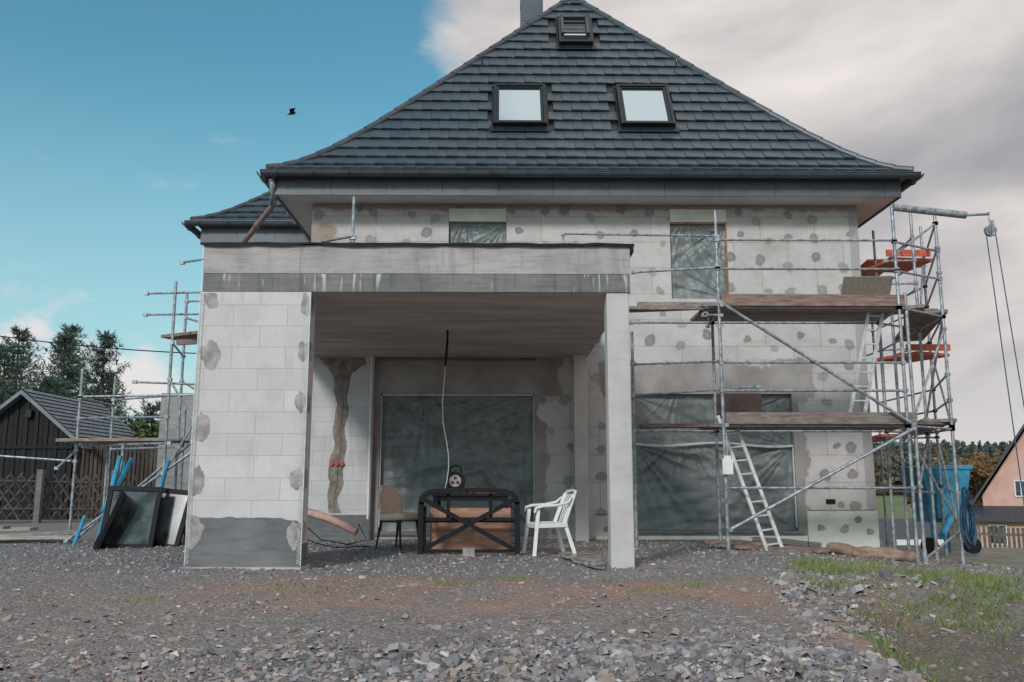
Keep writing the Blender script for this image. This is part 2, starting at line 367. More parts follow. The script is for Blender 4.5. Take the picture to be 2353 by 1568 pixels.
gr=M()
def tuft(x,y,n,hh,sp):
    for _ in range(n):
        a=R.uniform(0,6.28); px=x+R.gauss(0,sp); py=y+R.gauss(0,sp); z=gh(px,py)-.005
        l=hh*R.uniform(.4,1.2); dx,dy=math.cos(a)*l*.6,math.sin(a)*l*.6; w=.0045
        gr.add([(px-w,py,z),(px+w,py,z),(px+dx,py+dy,z+l*.85)],[(0,1,2)])
for x,y in [(-1.9,8.1),(-.4,8.3),(.9,8.6),(1.9,8.2),(-3.0,7.4),(1.3,7.8),(.2,9.0),(2.1,9.0)]:
    for k in range(5): tuft(x+R.gauss(0,.15),y+R.gauss(0,.08),18,.05,.05)
for _ in range(900):
    y=R.uniform(5.2,11); x=.95+.2*y+.25+abs(R.gauss(0,1.8))
    if x<9 and mn.noise(Vector((x*1.3,y*1.3,4)))>R.uniform(-.05,.2): tuft(x,y,24,.10,.06)
gr.obj('grass',m_leaf('grass_blades',[(0,(.07,.11,.03)),(.5,(.16,.21,.07)),(1,(.34,.32,.16))]))

# ---------------------------------------------------------------- house
H=empty('house',(1.5,15.3,0))
def wallholes(mesh,x0,x1,z0,z1,Y,holes,depth):
    X=sorted({x0,x1,*[h[0] for h in holes],*[h[1] for h in holes]}); Z=sorted({z0,z1,*[h[2] for h in holes],*[h[3] for h in holes]})
    for a,b in zip(X,X[1:]):
        for c,d in zip(Z,Z[1:]):
            mx,mz=(a+b)/2,(c+d)/2
            if any(h[0]<mx<h[1] and h[2]<mz<h[3] for h in holes): continue
            mesh.quad((a,Y,c),(b,Y,c),(b,Y,d),(a,Y,d))
    for h in holes:
        a,b,c,d=h; D=Y+depth
        mesh.quad((a,Y,c),(a,D,c),(a,D,d),(a,Y,d)); mesh.quad((b,Y,c),(b,Y,d),(b,D,d),(b,D,c))
        mesh.quad((a,Y,d),(a,D,d),(b,D,d),(b,Y,d)); mesh.quad((a,Y,c),(b,Y,c),(b,D,c),(a,D,c))
YW=15.3
holes=[(-2.14,.57,.125,2.51),(2.3,5.12,.14,2.51),(-.98,.07,4.23,5.90),(3.05,4.09,4.23,5.90)]
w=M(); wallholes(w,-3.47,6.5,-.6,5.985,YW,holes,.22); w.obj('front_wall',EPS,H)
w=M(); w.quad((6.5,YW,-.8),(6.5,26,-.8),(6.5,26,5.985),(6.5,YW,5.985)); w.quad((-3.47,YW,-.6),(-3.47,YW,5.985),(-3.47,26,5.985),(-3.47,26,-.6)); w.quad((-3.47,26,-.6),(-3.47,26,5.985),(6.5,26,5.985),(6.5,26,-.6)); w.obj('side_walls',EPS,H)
w=M()
for a,b,c,d in holes: w.box(a-.3,b+.3,YW+.45,YW+.5,c-.2,d+.2)
w.obj('unlit_room_panels',simple('unlit_room_paint',(.03,.03,.03),.9),H)  # near-black panels: darkness of the unlit rooms painted behind the openings
w=M()
for a,b in((-.975,.065),(3.055,4.085)): w.box(a,b,YW-.012,YW+.1,5.66,5.90)
w.obj('lintel_boards',EPSW,H)
w=M(); w.box(3.05,4.09,YW+.01,YW+.05,5.63,5.658); w.box(4.065,4.09,YW+.01,YW+.05,4.25,5.62); w.obj('window_reveal',simple('orange_wood',(.38,.17,.08),.7,ns=8,amt=.3),H)
def foil(name,x0,x1,z0,z1,y,seed,amp=.03,sag=.02):
    f=M(); n1,n2=110,90; vs=[]
    for j in range(n2+1):
        for i in range(n1+1):
            u,v=i/n1,j/n2; x=lerp(x0,x1,u); z=lerp(z0,z1,v); e=min(1,min(u,1-u,v,1-v)*12)
            wv=0
            for cx,cz in((x0,z1),(x1,z1),(x0+.3*(x1-x0),z1+.2),(x1,z0)):
                an=math.atan2(z-cz,x-cx); rr=math.hypot(x-cx,z-cz)
                wv+=mn.noise(Vector((an*9+seed,cx,seed)))*math.exp(-rr*.7)
            wv+=.55*mn.noise(Vector((x*1.0+z*.8,z*3.2-x*1.2,seed)))+.30*mn.noise(Vector((x*2.0-z*2,z*7,seed)))+.13*mn.noise(Vector((x*7+z*3,z*2,seed+4)))
            vs.append((x,y+wv*amp*e+sag*math.sin(math.pi*u)*math.sin(math.pi*v),z))
    f.v=vs; f.f=[(j*(n1+1)+i,j*(n1+1)+i+1,(j+1)*(n1+1)+i+1,(j+1)*(n1+1)+i) for j in range(n2) for i in range(n1)]; f.m=[0]*len(f.f)
    f.obj(name,FOIL,H,smooth=True)
foil('door_foil',-2.13,.56,.13,2.50,YW+.11,1,.10)
foil('window_foil_upper',2.31,5.11,1.60,2.50,YW+.10,2,.05)
foil('window_foil_lower',2.31,5.11,.15,1.63,YW+.09,5,.085)
foil('window_foil_small',-.97,.06,4.24,5.65,YW+.08,8,.03)
foil('window_foil_tall',3.06,4.08,4.24,5.65,YW+.07,12,.055)
w=M()
w.path([(lerp(2.32,5.1,i/20),YW+.02,1.63-.03*math.sin(i/20*9)-.02*(i/20)) for i in range(21)],.022,6)
w.beam((-2.12,YW+.03,2.49),(.55,YW+.03,2.49),.01,.025); w.beam((-2.125,YW+.03,.2),(-2.125,YW+.03,2.47),.02,.02); w.beam((.555,YW+.03,.2),(.555,YW+.03,2.47),.02,.02)
w.beam((5.1,YW+.03,.2),(5.1,YW+.03,1.6),.02,.03)
w.obj('foil_tape',TAPE,H)
w=M(); w.box(2.2,5.2,YW-.05,YW+.2,.085,.135); w.box(-2.2,.62,YW-.04,YW+.2,.07,.12); w.obj('sills',BITU,H)
w=M(); w.box(1.6,5.25,YW-.06,YW-.003,-.5,.06); w.box(5.27,6.49,YW-.05,YW-.003,-.5,.49); w.obj('plinth_insulation',EPSW,H)
def blob(mesh,x,z,rx,rz,y,n=36,seed=None,mi=0):
    sd=R.uniform(0,99) if seed is None else seed
    vs=[(x,y-.004,z)];fs=[]
    for ring_,yy in((.6,y-.0035),(1,y)):
        for i in range(n):
            t=2*math.pi*i/n; k=1+.5*mn.noise(Vector((math.cos(t)*.8,math.sin(t)*.8,sd)))+.26*mn.noise(Vector((math.cos(t)*2.2,math.sin(t)*2.2,sd)))*ring_+.14*mn.noise(Vector((math.cos(t)*7,math.sin(t)*7,sd)))*ring_
            vs.append((x+math.cos(t)*rx*k*ring_,yy,z+math.sin(t)*rz*k*ring_))
    for i in range(n):
        j=(i+1)%n; fs.append((0,1+i,1+j)); fs.append((1+i,1+n+i,1+n+j,1+j))
    mesh.add(vs,fs,mi)
w=M()
for x,z in[(5.5,.2),(5.9,.17),(6.15,.33),(6.32,.12)]: blob(w,x,z,.07,.06,YW-.053)
w.obj('plinth_dabs',MORT,H)
w=M(); w.box(5.62,5.78,YW-.02,YW-.001,.60,.68); w.obj('socket_box',BLACK,H)
w=M(); w.box(5.28,6.45,YW-.055,YW-.051,.485,.50); w.box(1.6,2.25,YW-.02,YW-.001,.42,.435);w.obj('brown_edge',PIPEB,H)
w=M(); w.box(-3.46,-2.26,YW-.16,YW-.003,-.3,3.15); w.obj('porch_block_wall',AAC,H)
w=M(); w.box(-3.455,-2.265,YW-.17,YW-.162,-.3,.42); w.obj('bitumen_strip',BITU,H)
w=M()
pts=[(-2.86,.45,.10),(-2.9,.7,.09),(-2.84,.95,.12),(-2.86,1.2,.13),(-2.8,1.5,.11),(-2.82,1.9,.10),(-2.78,2.3,.11),(-2.82,2.6,.12),(-2.79,2.85,.16),(-2.76,2.95,.26),(-2.74,3.03,.40),(-2.78,3.13,.42)]
vs=[];fs=[]
for k in range(121):
    zz=lerp(.45,3.13,k/120); cx=interp([(p[1],p[0]) for p in pts],zz)+.03*mn.noise(Vector((zz*2.5,9,1))); hw=interp([(p[1],p[2]) for p in pts],zz)
    vs+= [(cx-hw*(1+.35*mn.noise(Vector((zz*4,0,1)))+.12*mn.noise(Vector((zz*22,0,1)))),YW-.163,zz),(cx,YW-.167,zz),(cx+hw*(1+.35*mn.noise(Vector((zz*4,4,1)))+.12*mn.noise(Vector((zz*22,5,1)))),YW-.163,zz)]
for k in range(120):
    a=k*3; fs+=[(a,a+1,a+4,a+3),(a+1,a+2,a+5,a+4)]
w.add(vs,fs); w.obj('filled_chase',simple('brown_mortar',(.24,.195,.17),.95,ns=7,amt=.35,bs=.6,bscale=20),H,smooth=True)
w=M(); w.path([(interp([(p[1],p[0]) for p in pts],.5+i*.13)+.02,YW-.168,.5+i*.13) for i in range(19)],.008,6); w.obj('chase_conduit',BITU,H)
w=M()
for k in range(3): w.tube((-2.93+k*.09,YW-.20,1.28),(-2.93+k*.09,YW-.17,1.28),.036,14)
w.obj('socket_boxes',simple('red_plastic',(.45,.08,.04),.5),H)
w=M(); w.beam((-2.29,YW-.17,.35),(-2.29,YW-.17,3.13),.03,.012); w.beam((-2.255,YW-.1,.35),(-2.255,YW-.1,3.13),.01,.03); w.obj('porch_corner_bead',WHITEP,H)

# ---- porch
w=M(); w.box(-3.52,1.51,10.0,YW-.005,3.379,3.72); w.obj('porch_slab_upper',CON_L,H)
w=M(); w.box(-3.515,1.505,10.006,YW-.008,3.16,3.377); w.obj('porch_slab_lower',CON_D,H)
w=M(); w.box(-3.50,1.495,10.03,YW-.01,3.152,3.158); w.obj('porch_ceiling',CEIL,H)
w=M(); N=60
for i in range(N):
    a=lerp(-3.56,1.56,i/N); b=lerp(-3.56,1.56,(i+1)/N); za=3.745+.012*mn.noise(Vector((a*3,0,0))); zb=3.745+.012*mn.noise(Vector((b*3,0,0)))
    ya=9.965+.02*mn.noise(Vector((a*5,3,0))); yb=9.965+.02*mn.noise(Vector((b*5,3,0)))
    ha=.036+.022*mn.noise(Vector((a*2,7,0))); hb=.036+.022*mn.noise(Vector((b*2,7,0)))
    w.quad((a,ya,za),(b,yb,zb),(b,YW,zb),(a,YW,za)); w.quad((a,ya,za-ha),(b,yb,zb-hb),(b,yb,zb),(a,ya,za))
w.box(1.515,1.55,9.96,12.5,3.64,3.735)
w.obj('roof_membrane',BLACK,H)
w=M(); w.box(-3.53,-2.25,10.012,10.30,.0,3.158); w.obj('porch_pier',AAC,H)
w=M()
vs=[];n=50
for i in range(n+1):
    x=lerp(-3.527,-2.253,i/n); vs+=[(x,10.004,-.1),(x,10.004,.56+.02*mn.noise(Vector((x*8,0,0)))+(.0 if i<40 else -.02*(i-40)*.3))]
w.add(vs,[(2*i,2*i+2,2*i+3,2*i+1) for i in range(n)]); w.box(-3.528,-2.24,10.005,10.31,-.3,.27); w.obj('pier_bitumen_base',BITU,H)
w=M()
for x,z,rx,rz in[(-3.44,.95,.08,.17),(-3.43,1.6,.09,.17),(-3.39,2.42,.11,.17),(-3.41,3.05,.10,.09),(-3.44,.42,.1,.18),(-2.33,.98,.07,.12),(-2.32,1.85,.07,.12),(-2.31,2.45,.06,.12),(-2.31,3.0,.05,.14),(-2.34,.35,.08,.15)]:
    blob(w,x,z,rx,rz,10.009 if z>.75 else 10.001)
for z in(.4,.98,1.85,2.45,3.0): w.add([(-2.247,10.02,z-.12),(-2.247,10.2,z-.08),(-2.247,10.22,z+.1),(-2.247,10.02,z+.14)],[(0,1,2,3)])
w.obj('mortar_patches',MORT,H,smooth=True)
w=M(); w.box(-3.55,-2.22,9.9,10.4,-.06,.02); w.obj('pier_footing',CON_P,H)
w=M()
for X,s in((-3.534,1),(-2.246,-1)):
    w.tube((X,10.0,.03),(X,10.0,3.15),.006,6)
    for k in range(124):
        z=.05+k*.025
        w.beam((X,9.998,z),(X+s*.05,9.998,z+.012),.003,.004); w.beam((X,9.998,z+.024),(X+s*.05,9.998,z+.012),.003,.004)
        if s<0:
            w.beam((X,10.0,z),(X,10.06,z+.012),.003,.004); w.beam((X,10.0,z+.024),(X,10.06,z+.012),.003,.004)
for k in range(20): w.beam((-3.54,9.995,3.16+k*.028),(-3.52,9.995,3.174+k*.028),.003,.004)
w.obj('corner_beads',ALU,H)
w=M(); w.box(1.225,1.49,10.02,10.285,-.2,3.157); w.box(1.225,1.455,14.85,15.10,-.2,3.155); w.obj('porch_columns',CON_P,H,bevel=.012)
w=M(); w.box(-2.2,.6,YW-.02,YW-.002,3.10,3.15); w.obj('ceiling_angle',BITU,H)

# ---- roof
prof=[(0,6.33),(.05,6.44),(.1,6.60),(.172,6.91),(.2855,7.50),(.4,8.16),(1,11.70)]
def roof_face(mesh,O,ux,uy,run,xl,xr,pf,nrows,tw,seed=0,skip=()):
    RR=random.Random(seed); O=Vector(O);ux=Vector(ux);uy=Vector(uy)
    S=[0];N=200
    for i in range(N):
        S.append(S[-1]+math.hypot(run/N,interp(pf,(i+1)/N)-interp(pf,i/N)))
    def qof(s):
        for i in range(N):
            if S[i+1]>=s: return (i+(s-S[i])/(S[i+1]-S[i]))/N
        return 1
    rows=[qof(S[-1]*i/nrows) for i in range(nrows+1)]
    def P(q,x,h):
        q2=min(1,q+.004);q1=max(0,q-.004)
        sl=Vector((uy.x*run*(q2-q1),uy.y*run*(q2-q1),interp(pf,q2)-interp(pf,q1))).normalized()
        nrm=Vector((ux.x,ux.y,0)).cross(sl); 
        if nrm.z<0: nrm=-nrm
        return O+ux*x+uy*(run*q)+Vector((0,0,interp(pf,q)))+nrm*h
    for r in range(nrows):
        q0,q1=rows[r],rows[r+1]; a=-40+ (tw/2 if r%2 else 0)
        L0,R0,L1,R1=xl(q0),xr(q0),xl(q1),xr(q1)
        while a<40:
            b=a+tw
            x0,x1=max(a,L0),min(b,R0); y0,y1=max(a,L1),min(b,R1)
            if x1-x0>.02:
                if y1<y0:
                    m_=max(min((y0+y1)/2,R1),L1); y0=y1=m_
                if any(s[0]<(x0+x1)/2<s[1] and s[2]<(q0+q1)/2<s[3] for s in skip): a+=tw; continue
                gp=.003; j=RR.uniform(-.004,.004); hl=.062+j; hr=.044+j
                A=P(q0,x0+gp,hl);B=P(q0,x1-gp,hr);C=P(q1,y1-gp*(y1>y0),.006);D=P(q1,y0+gp*(y1>y0),.010)
                A2=P(q0,x0+gp,hl-.036);B2=P(q0,x1-gp,hr-.036);C2=P(q1,y1,-.01);D2=P(q1,y0,-.01)
                mid=P(q0,(x0+x1)/2,(hl+hr)/2+.004)
                mesh.add([A,mid,B,C,D,A2,B2,C2,D2],[(0,1,2,3,4),(5,6,2,1,0),(6,7,3,2),(8,5,0,4)])
            a+=tw
    return P,qof
tiles=M(); under=M()
CX=1.55;HW=5.65;RUN=3.5;Y0=14.5
sky=[(-.18,.83,.290,.478),(2.22,3.24,.290,.478),(1.17,1.88,.702,.85)]
skip=[(a-CX-.05,b-CX+.05,c-.01,d+.01) for a,b,c,d in sky]
NR=21;TW=.36
Pf,_=roof_face(tiles,(CX,Y0,0),(1,0,0),(0,1,0),RUN,lambda q:-HW*(1-q),lambda q:HW*(1-q),prof,NR,TW,1,skip)
YB=26.6
roof_face(tiles,(CX-HW,Y0,0),(0,1,0),(1,0,0),HW,lambda q:RUN*q,lambda q:YB-Y0-RUN*q,prof,NR,TW,2)
roof_face(tiles,(CX+HW,Y0,0),(0,1,0),(-1,0,0),HW,lambda q:RUN*q,lambda q:YB-Y0-RUN*q,prof,NR,TW,3)
qs=[0,.03,.06,.1,.14,.2,.2855,.4,.6,.8,1]
for qa,qb in zip(qs,qs[1:]):
    def ring(q): 
        z=interp(prof,q)-.02; a=HW*(1-q)
        return [(CX-a,Y0+RUN*q,z),(CX+a,Y0+RUN*q,z),(CX+a,YB-RUN*q,z),(CX-a,YB-RUN*q,z)]
    A,B=ring(qa),ring(qb)
    for i in range(4): under.quad(A[i],A[(i+1)%4],B[(i+1)%4],B[i])
under.obj('roof_deck',FRAME,H)
pw=[(0,6.36),(.1,6.52),(.2,6.74),(.45,7.45),(1,9.4)]
roof_face(tiles,(-6.5,17.6,0),(1,0,0),(0,1,0),3.0,lambda q:3.0*q,lambda q:2.6+3*q,pw,13,TW,4)
roof_face(tiles,(-6.5,17.6,0),(0,1,0),(1,0,0),3.0,lambda q:3.0*q,lambda q:6-3*q,pw,13,TW,5)
tiles.obj('roof_tiles',ROOF,H)
hp=M()
def hipcap(fn,n,r=.07):
    for i in range(n):
        p=Vector(fn(i/n)); q=Vector(fn((i+1.06)/n)); hp.tube(p+Vector((0,0,.035)),q+Vector((0,0,.025)),r*1.04,12,r*.94)
for sg in(-1,1):
    hipcap(lambda q,sg=sg:(CX+sg*HW*(1-min(q,1.0)),Y0+RUN*min(q,1.0),interp(prof,min(q,1.0))),22)
hipcap(lambda q:(-6.5+3*q,17.6+3*q,interp(pw,min(q,1))),13,.06)
hp.tube((CX,Y0+RUN-.1,11.74),(CX,YB-RUN,11.74),.1,10)
hp.obj('hip_caps',METAL,H,smooth=False)
w=M(); w.box(-3.99,7.05,14.74,26.4,5.988,6.02); w.box(-6.3,-4.0,17.75,23.5,5.95,5.98); w.obj('soffit',SOFF,H)
w=M(); x=-4.0
while x<7.06:
    x2=min(x+.98,7.065); w.box(x+.003,x2-.003,14.71,14.735,5.955,6.30); x=x2
y=14.745
while y<26:
    w.box(7.056,7.078,y+.003,y+.977,5.955,6.30); w.box(-4.02,-3.995,y+.003,y+.977,5.955,6.30); y+=.98
x=-6.3
while x<-4.05: w.box(x+.003,x+.757,17.70,17.73,5.92,6.33); x+=.76
w.box(-6.33,-6.305,17.72,23.5,5.92,6.33)
w.obj('fascia_panels',FASC,H)
w=M()
def gutter(p,q,out,r=.085):
    p=Vector(p);q=Vector(q);out=Vector(out);n=9;vs=[];fs=[]
    for c in(p,q):
        for i in range(n+1):
            t=math.pi*i/n; vs.append(c+out*(math.cos(t)*r)+Vector((0,0,-math.sin(t)*r)))
        for i in range(n,-1,-1):
            t=math.pi*i/n; vs.append(c+out*(math.cos(t)*(r-.008))+Vector((0,0,-math.sin(t)*(r-.008))))
    k=2*(n+1)
    for i in range(k): fs.append((i,(i+1)%k,k+(i+1)%k,k+i))
    fs.append(tuple(range(k))); fs.append(tuple(range(k,2*k))); w.add(vs,fs)
    w.tube(p+out*r+Vector((0,0,.004)),q+out*r+Vector((0,0,.004)),.012,8)
    L=(q-p).length; d=(q-p).normalized(); t=.3
    while t<L:
        for i in range(n):
            a=math.pi*i/n; b=math.pi*(i+1)/n; c=p+d*t
            w.beam(c+out*(math.cos(a)*(r+.004))+Vector((0,0,-math.sin(a)*(r+.004))),c+out*(math.cos(b)*(r+.004))+Vector((0,0,-math.sin(b)*(r+.004))),.03,.006,up=d)
        t+=.62
gutter((-4.2,14.5,6.30),(7.3,14.5,6.30),(0,-1,0))
gutter((-4.2,14.5,6.30),(-4.2,26,6.30),(-1,0,0)); gutter((7.3,14.5,6.30),(7.3,26,6.30),(1,0,0))
gutter((-6.6,17.55,6.32),(-4.1,17.55,6.32),(0,-1,0)); gutter((-6.6,17.55,6.32),(-6.6,23.5,6.32),(-1,0,0))
w.box(-4.15,7.25,14.50,14.74,6.30,6.335); w.box(-6.55,-4.05,17.5,17.75,6.33,6.36)
w.box(-4.2,-3.9,14.5,26,6.30,6.334); w.box(7.0,7.3,14.5,26,6.30,6.334)
w.obj('gutters',METAL,H)
w=M(); w.box(-6.05,-3.475,18.2,23.3,-.3,5.95); w.box(-6.65,-4.2,17.0,18.19,-.3,2.69); w.obj('wing_walls',m_concrete('gray_block',(.26,.25,.25),(.36,.34,.335)),H)
def skylight(idx,a,b,q0,q1,open_=False):
    p0=Vector((0,Y0+RUN*q0,interp(prof,q0))); p1=Vector((0,Y0+RUN*q1,interp(prof,q1))); s=(p1-p0).normalized(); X=Vector((1,0,0)); n=X.cross(s).normalized()
    L=(p1-p0).length; wd=b-a; c=(p0+p1)/2+X*((a+b)/2)
    fr=M(); t=.06
    lift=.08
    for sx in(-1,1): fr.obox(c+X*(sx*(wd/2-t/2))+n*lift,X,s,n,t/2,L/2,.08)
    for ss in(-1,1): fr.obox(c+s*(ss*(L/2-t/2))+n*(lift+.004),X,s,n,wd/2-t,t/2,.082)
    fr.obox(c-n*.0,X,s,n,wd/2,L/2,.01)
    for sx in(-1,1): fr.obox(c+X*(sx*(wd/2+.018))+n*.05,X,s,n,.016,L/2+.03,.02)
    fr.obox(c-s*(L/2+.07)+n*.065,X,s,n,wd/2+.07,.07,.006)
    fr.obox(c+s*(L/2+.02)+n*.06,X,s,n,wd/2+.04,.03,.02)
    for sx in(-1,1): fr.obox(c+X*(sx*(wd/2-t-.025))+n*.125,X,s,n,.024,L/2-t,.02)
    for ss in(-1,1): fr.obox(c+s*(ss*(L/2-t-.02))+n*.124,X,s,n,wd/2-t-.05,.02,.018)
    fr.obj('skylight_frame_%d'%idx,FRAME,H,bevel=.008)
    gl=M(); gl.obox(c+n*.10,X,s,n,wd/2-t,L/2-t,.006); gl.obj('skylight_glass_%d'%idx,GLASS,H)
    if open_:
        o=M()
        for k in range(3): o.obox(c+s*(-.02+k*.16)+n*.14,X,s,n,wd/2-.13,.03,.012)
        for sx in(-1,1): o.obox(c+X*sx*(wd/2-.09)+s*.12+n*.17,X,s,n,.03,L/2-.16,.03)
        o.obox(c+s*(L/2-.08)+n*.17,X,s,n,wd/2-.06,.03,.03)
        o.obox(c-s*(L/2-.17)+n*.13,X,s,n,wd/2-.08,.10,.01,1)
        o.obj('skylight_vent',[METAL,BLACK],H)
for i,sk in enumerate(sky): skylight(i+1,*sk,open_=(i==2))
w=M()
for x,q in((-.42,.60),(3.53,.60)):
    p=Pf(q,x-CX,.06); w.tube(p,p+Vector((0,-.08,.1)),.015); w.tube(p+Vector((0,-.08,.1)),p+Vector((0,-.08,.02)),.015)
w.obj('roof_hooks',FRAME,H)
w=M(); w.box(.40,.90,18.1,18.7,8.5,13.5); 
for z in(11.2,11.8,12.4): w.box(.392,.908,18.092,18.708,z,z+.02)
w.obj('chimney',METAL,H)
w=M(); w.path([(-4.05,14.6,6.22),(-4.03,14.75,6.0),(-4.1,14.95,5.86)],.055,12); w.obj('downspout_top',GALV,H,smooth=True)
w=M(); w.path([(-4.08,14.92,5.90),(-4.13,15.02,5.83),(-5.05,16.3,5.45),(-5.2,16.5,5.30)],.052,12); w.tube((-4.5,15.53,5.68),(-4.56,15.62,5.655),.062,12); w.obj('downspout_pipe',PIPEB,H,smooth=True)

# ---------------------------------------------------------------- scaffolding (right)
S=empty('scaffolding',(5,13,0))
p=M(); r=.0245
def coupler(x,y,z): p.obox((x,y,z),(1,0,0),(0,1,0),(0,0,1),.032,.032,.026)
def post(x,y,z1,z0=None):
    zz=gh(x,y)-.02 if z0 is None else z0
    p.tube((x,y,zz),(x,y,z1),r,10)
    if z0 is None: p.box(x-.07,x+.07,y-.07,y+.07,zz+.005,zz+.02); p.tube((x,y,zz),(x,y,zz+.22),.033,8)
def rail(a,b,rr=.018):
    p.tube(a,b,rr,8); coupler(*a); coupler(*b)
YF,YK=12.5,13.75
post(3.18,YF,4.98); post(3.38,YK,3.5); post(2.08,YK,3.35)
post(5.84,YF,5.05); post(6.0,12.62,3.75); post(6.08,YK,3.4)
post(6.84,13.2,5.15); post(7.02,14.35,5.55); post(6.55,14.3,3.9)
post(7.35,16.6,5.9); post(8.15,16.3,5.9); post(7.4,19.2,5.9); post(8.25,19.0,5.9)
for z in(4.52,4.08,2.68,2.27,.88): rail((3.18,YF,z),(5.84,YF,z))
rail((1.0,13.9,5.02),(3.18,YF,4.58)); p.tube((1.0,13.9,3.73),(1.0,13.9,5.05),.022,8)
rail((2.0,12.9,4.12),(3.18,YF,4.1)); rail((2.08,YK,2.82),(3.18,YF+.04,2.7)); rail((2.08,YK,2.32),(3.7,YF+.02,2.33)); 
rail((5.84,YF,4.5),(6.84,13.2,4.55)); rail((5.84,YF,4.05),(6.84,13.2,4.1))
rail((3.2,YF-.04,3.56),(5.9,YF-.04,1.78),.024); rail((3.2,YF-.04,.30),(5.9,YF-.04,1.72),.024)
for z in(3.5,1.76):
    rail((3.18,YF-.15,z),(3.38,YK+.3,z)); rail((5.84,YF,z),(6.08,YK,z)); rail((2.08,YK,z),(3.38,YK,z)); rail((3.38,YK,z),(6.08,YK,z)); rail((5.84,YF,z),(6.84,13.2,z)); rail((6.84,13.2,z),(7.02,14.35,z)); rail((6.08,YK,z),(7.02,14.35,z))
for z in(5.1,4.6,4.2,3.5,2.6,2.2,1.8,.8):
    rail((6.84,13.2,min(z,5.0)),(8.15,16.3,z+.1)); rail((8.15,16.3,z+.1),(8.25,19.0,z+.1))
    if z in(5.1,4.2,3.5,1.8,.8): rail((7.02,14.35,z),(7.35,16.6,z)); rail((7.35,16.6,z),(8.15,16.3,z)); rail((7.35,16.6,z),(7.4,19.2,z))
for z in (5.0,4.6): rail((6.55,15.0-.6,z-.3),(7.02,14.35,z-.3))
rail((7.0,14.3,3.5),(8.15,16.3,5.2)); rail((6.84,13.2,3.5),(7.02,14.35,2.0)); rail((6.84,13.2,.1),(8.15,16.3,1.8)); rail((6.84,13.2,3.3),(6.0,12.62,1.9)); rail((5.9,12.6,1.6),(6.84,13.2,.3)); rail((6.84,13.2,1.8),(8.15,16.3,3.5)); rail((6.0,12.62,.9),(7.02,14.35,1.7)); rail((6.84,13.2,.25),(6.0,12.62,-.12)); rail((6.84,13.2,5.0),(5.84,12.55,4.3))
rail((2.95,YF,3.38),(3.2,YF,3.38)); rail((2.98,YF,3.40),(3.35,YK,3.50))
p.obj('steel_tubes',GALV,S,smooth=False)
d=M()
d.box(2.0,3.22,12.62,12.66,3.49,3.60); d.beam((1.9,13.3,3.62),(3.22,12.62,3.54),.3,.045)
d.box(3.22,5.95,YF+.03,YF+.07,3.53,3.70,1)
for k in range(4): d.box(3.0,6.0,YF+.08+k*.27,YF+.33+k*.27,3.50,3.545)
for k in range(3): d.box(3.0,6.0,YF+.08+k*.27,YF+.33+k*.27,1.755,1.80)
d.box(3.22,6.0,YF+.03,YF+.07,1.79,1.96); d.box(2.05,3.16,YF+.25,YF+.55,1.76,1.81,1)
d.beam((6.3,13.0,3.62),(6.95,14.4,3.60),.3,.05); d.beam((6.7,13.3,3.6),(7.6,16,3.6),.5,.05); d.beam((6.7,13.3,1.9),(7.7,16.3,1.9),.5,.05); d.beam((5.2,13.5,3.66),(6.9,13.6,3.66),.28,.045); d.beam((5.6,13.2,1.86),(6.95,13.5,1.86),.28,.045)
d.obj('wooden_planks',[PLANK,PLANKR],S)
d=M(); d.beam((6.95,15.6,4.95),(7.75,15.7,4.95),.9,.05); d.beam((6.9,15.0,3.15),(7.6,15.3,3.15),.9,.05); d.beam((7.6,16.8,5.35),(7.85,19,5.35),.6,.05); d.beam((7.5,16.6,1.86),(7.9,19,1.86),.5,.05); d.box(6.9,7.7,15.1,15.13,4.98,5.1); d.box(6.85,7.6,14.5,14.53,3.17,3.28)
d.obj('red_decks',REDDECK,S)
d=M(); d.obox((5.62,13.1,3.86),(1,0,.02),(0,1,.6),(0,-.6,1),.38,.01,.26); d.obj('chipboard_sheet',m_wood('chipboard',(.20,.16,.13),(.36,.31,.26),(20,20,20)),S)
d=M(); d.obox((3.72,13.6,2.12),(1,0,0),(0,1,.05),(0,-.05,1),.35,.01,.22); d.obj('brown_sheet',simple('brown_board',(.06,.038,.034),.6),S)
d=M(); d.obox((3.2,YF-.06,1.18),(1,0,0),(0,1,0),(0,0,1),.075,.012,.11); d.obox((3.2,YF-.06,1.31),(1,0,0),(0,1,0),(0,0,1),.05,.01,.025); d.tube((3.2,YF-.06,1.33),(3.2,YF-.05,1.78),.004,5); d.obj('hanging_tag',WHITEP,S,bevel=.01)
d=M(); d.tube((5.84,12.45,5.02),(6.92,12.45,4.90),.055,12); d.tube((6.92,12.45,4.90),(7.27,12.45,4.92),.022,8); d.tube((7.27,12.45,4.95),(7.27,12.45,4.75),.012,8)
d.tube((7.27,12.42,4.66),(7.27,12.48,4.66),.085,20); d.tube((7.27,12.40,4.66),(7.27,12.415,4.66),.055,16); d.obox((7.27,12.38,4.68),(1,0,0),(0,1,0),(0,0,1),.02,.012,.12)
d.obj('hoist_arm',GALV,S)
d=M()
for dx,ex in((-.07,.16),(.07,.28)):
    d.path([(7.27+dx+ex*t*.9,12.45-.15*t,4.66-4.95*t) for t in[i/12 for i in range(13)]],.008,6)
d.path([(7.45,12.3,-.25),(7.2,12.2,-.3),(7.0,12.35,-.28),(7.3,12.5,-.3),(7.6,12.25,-.3),(7.5,12.1,-.3),(6.6,12.3,-.26),(6.1,12.4,-.2)],.012,6)
d.obj('hoist_ropes',simple('blue_rope',(.035,.09,.16),.8,ns=50,amt=.4),S)

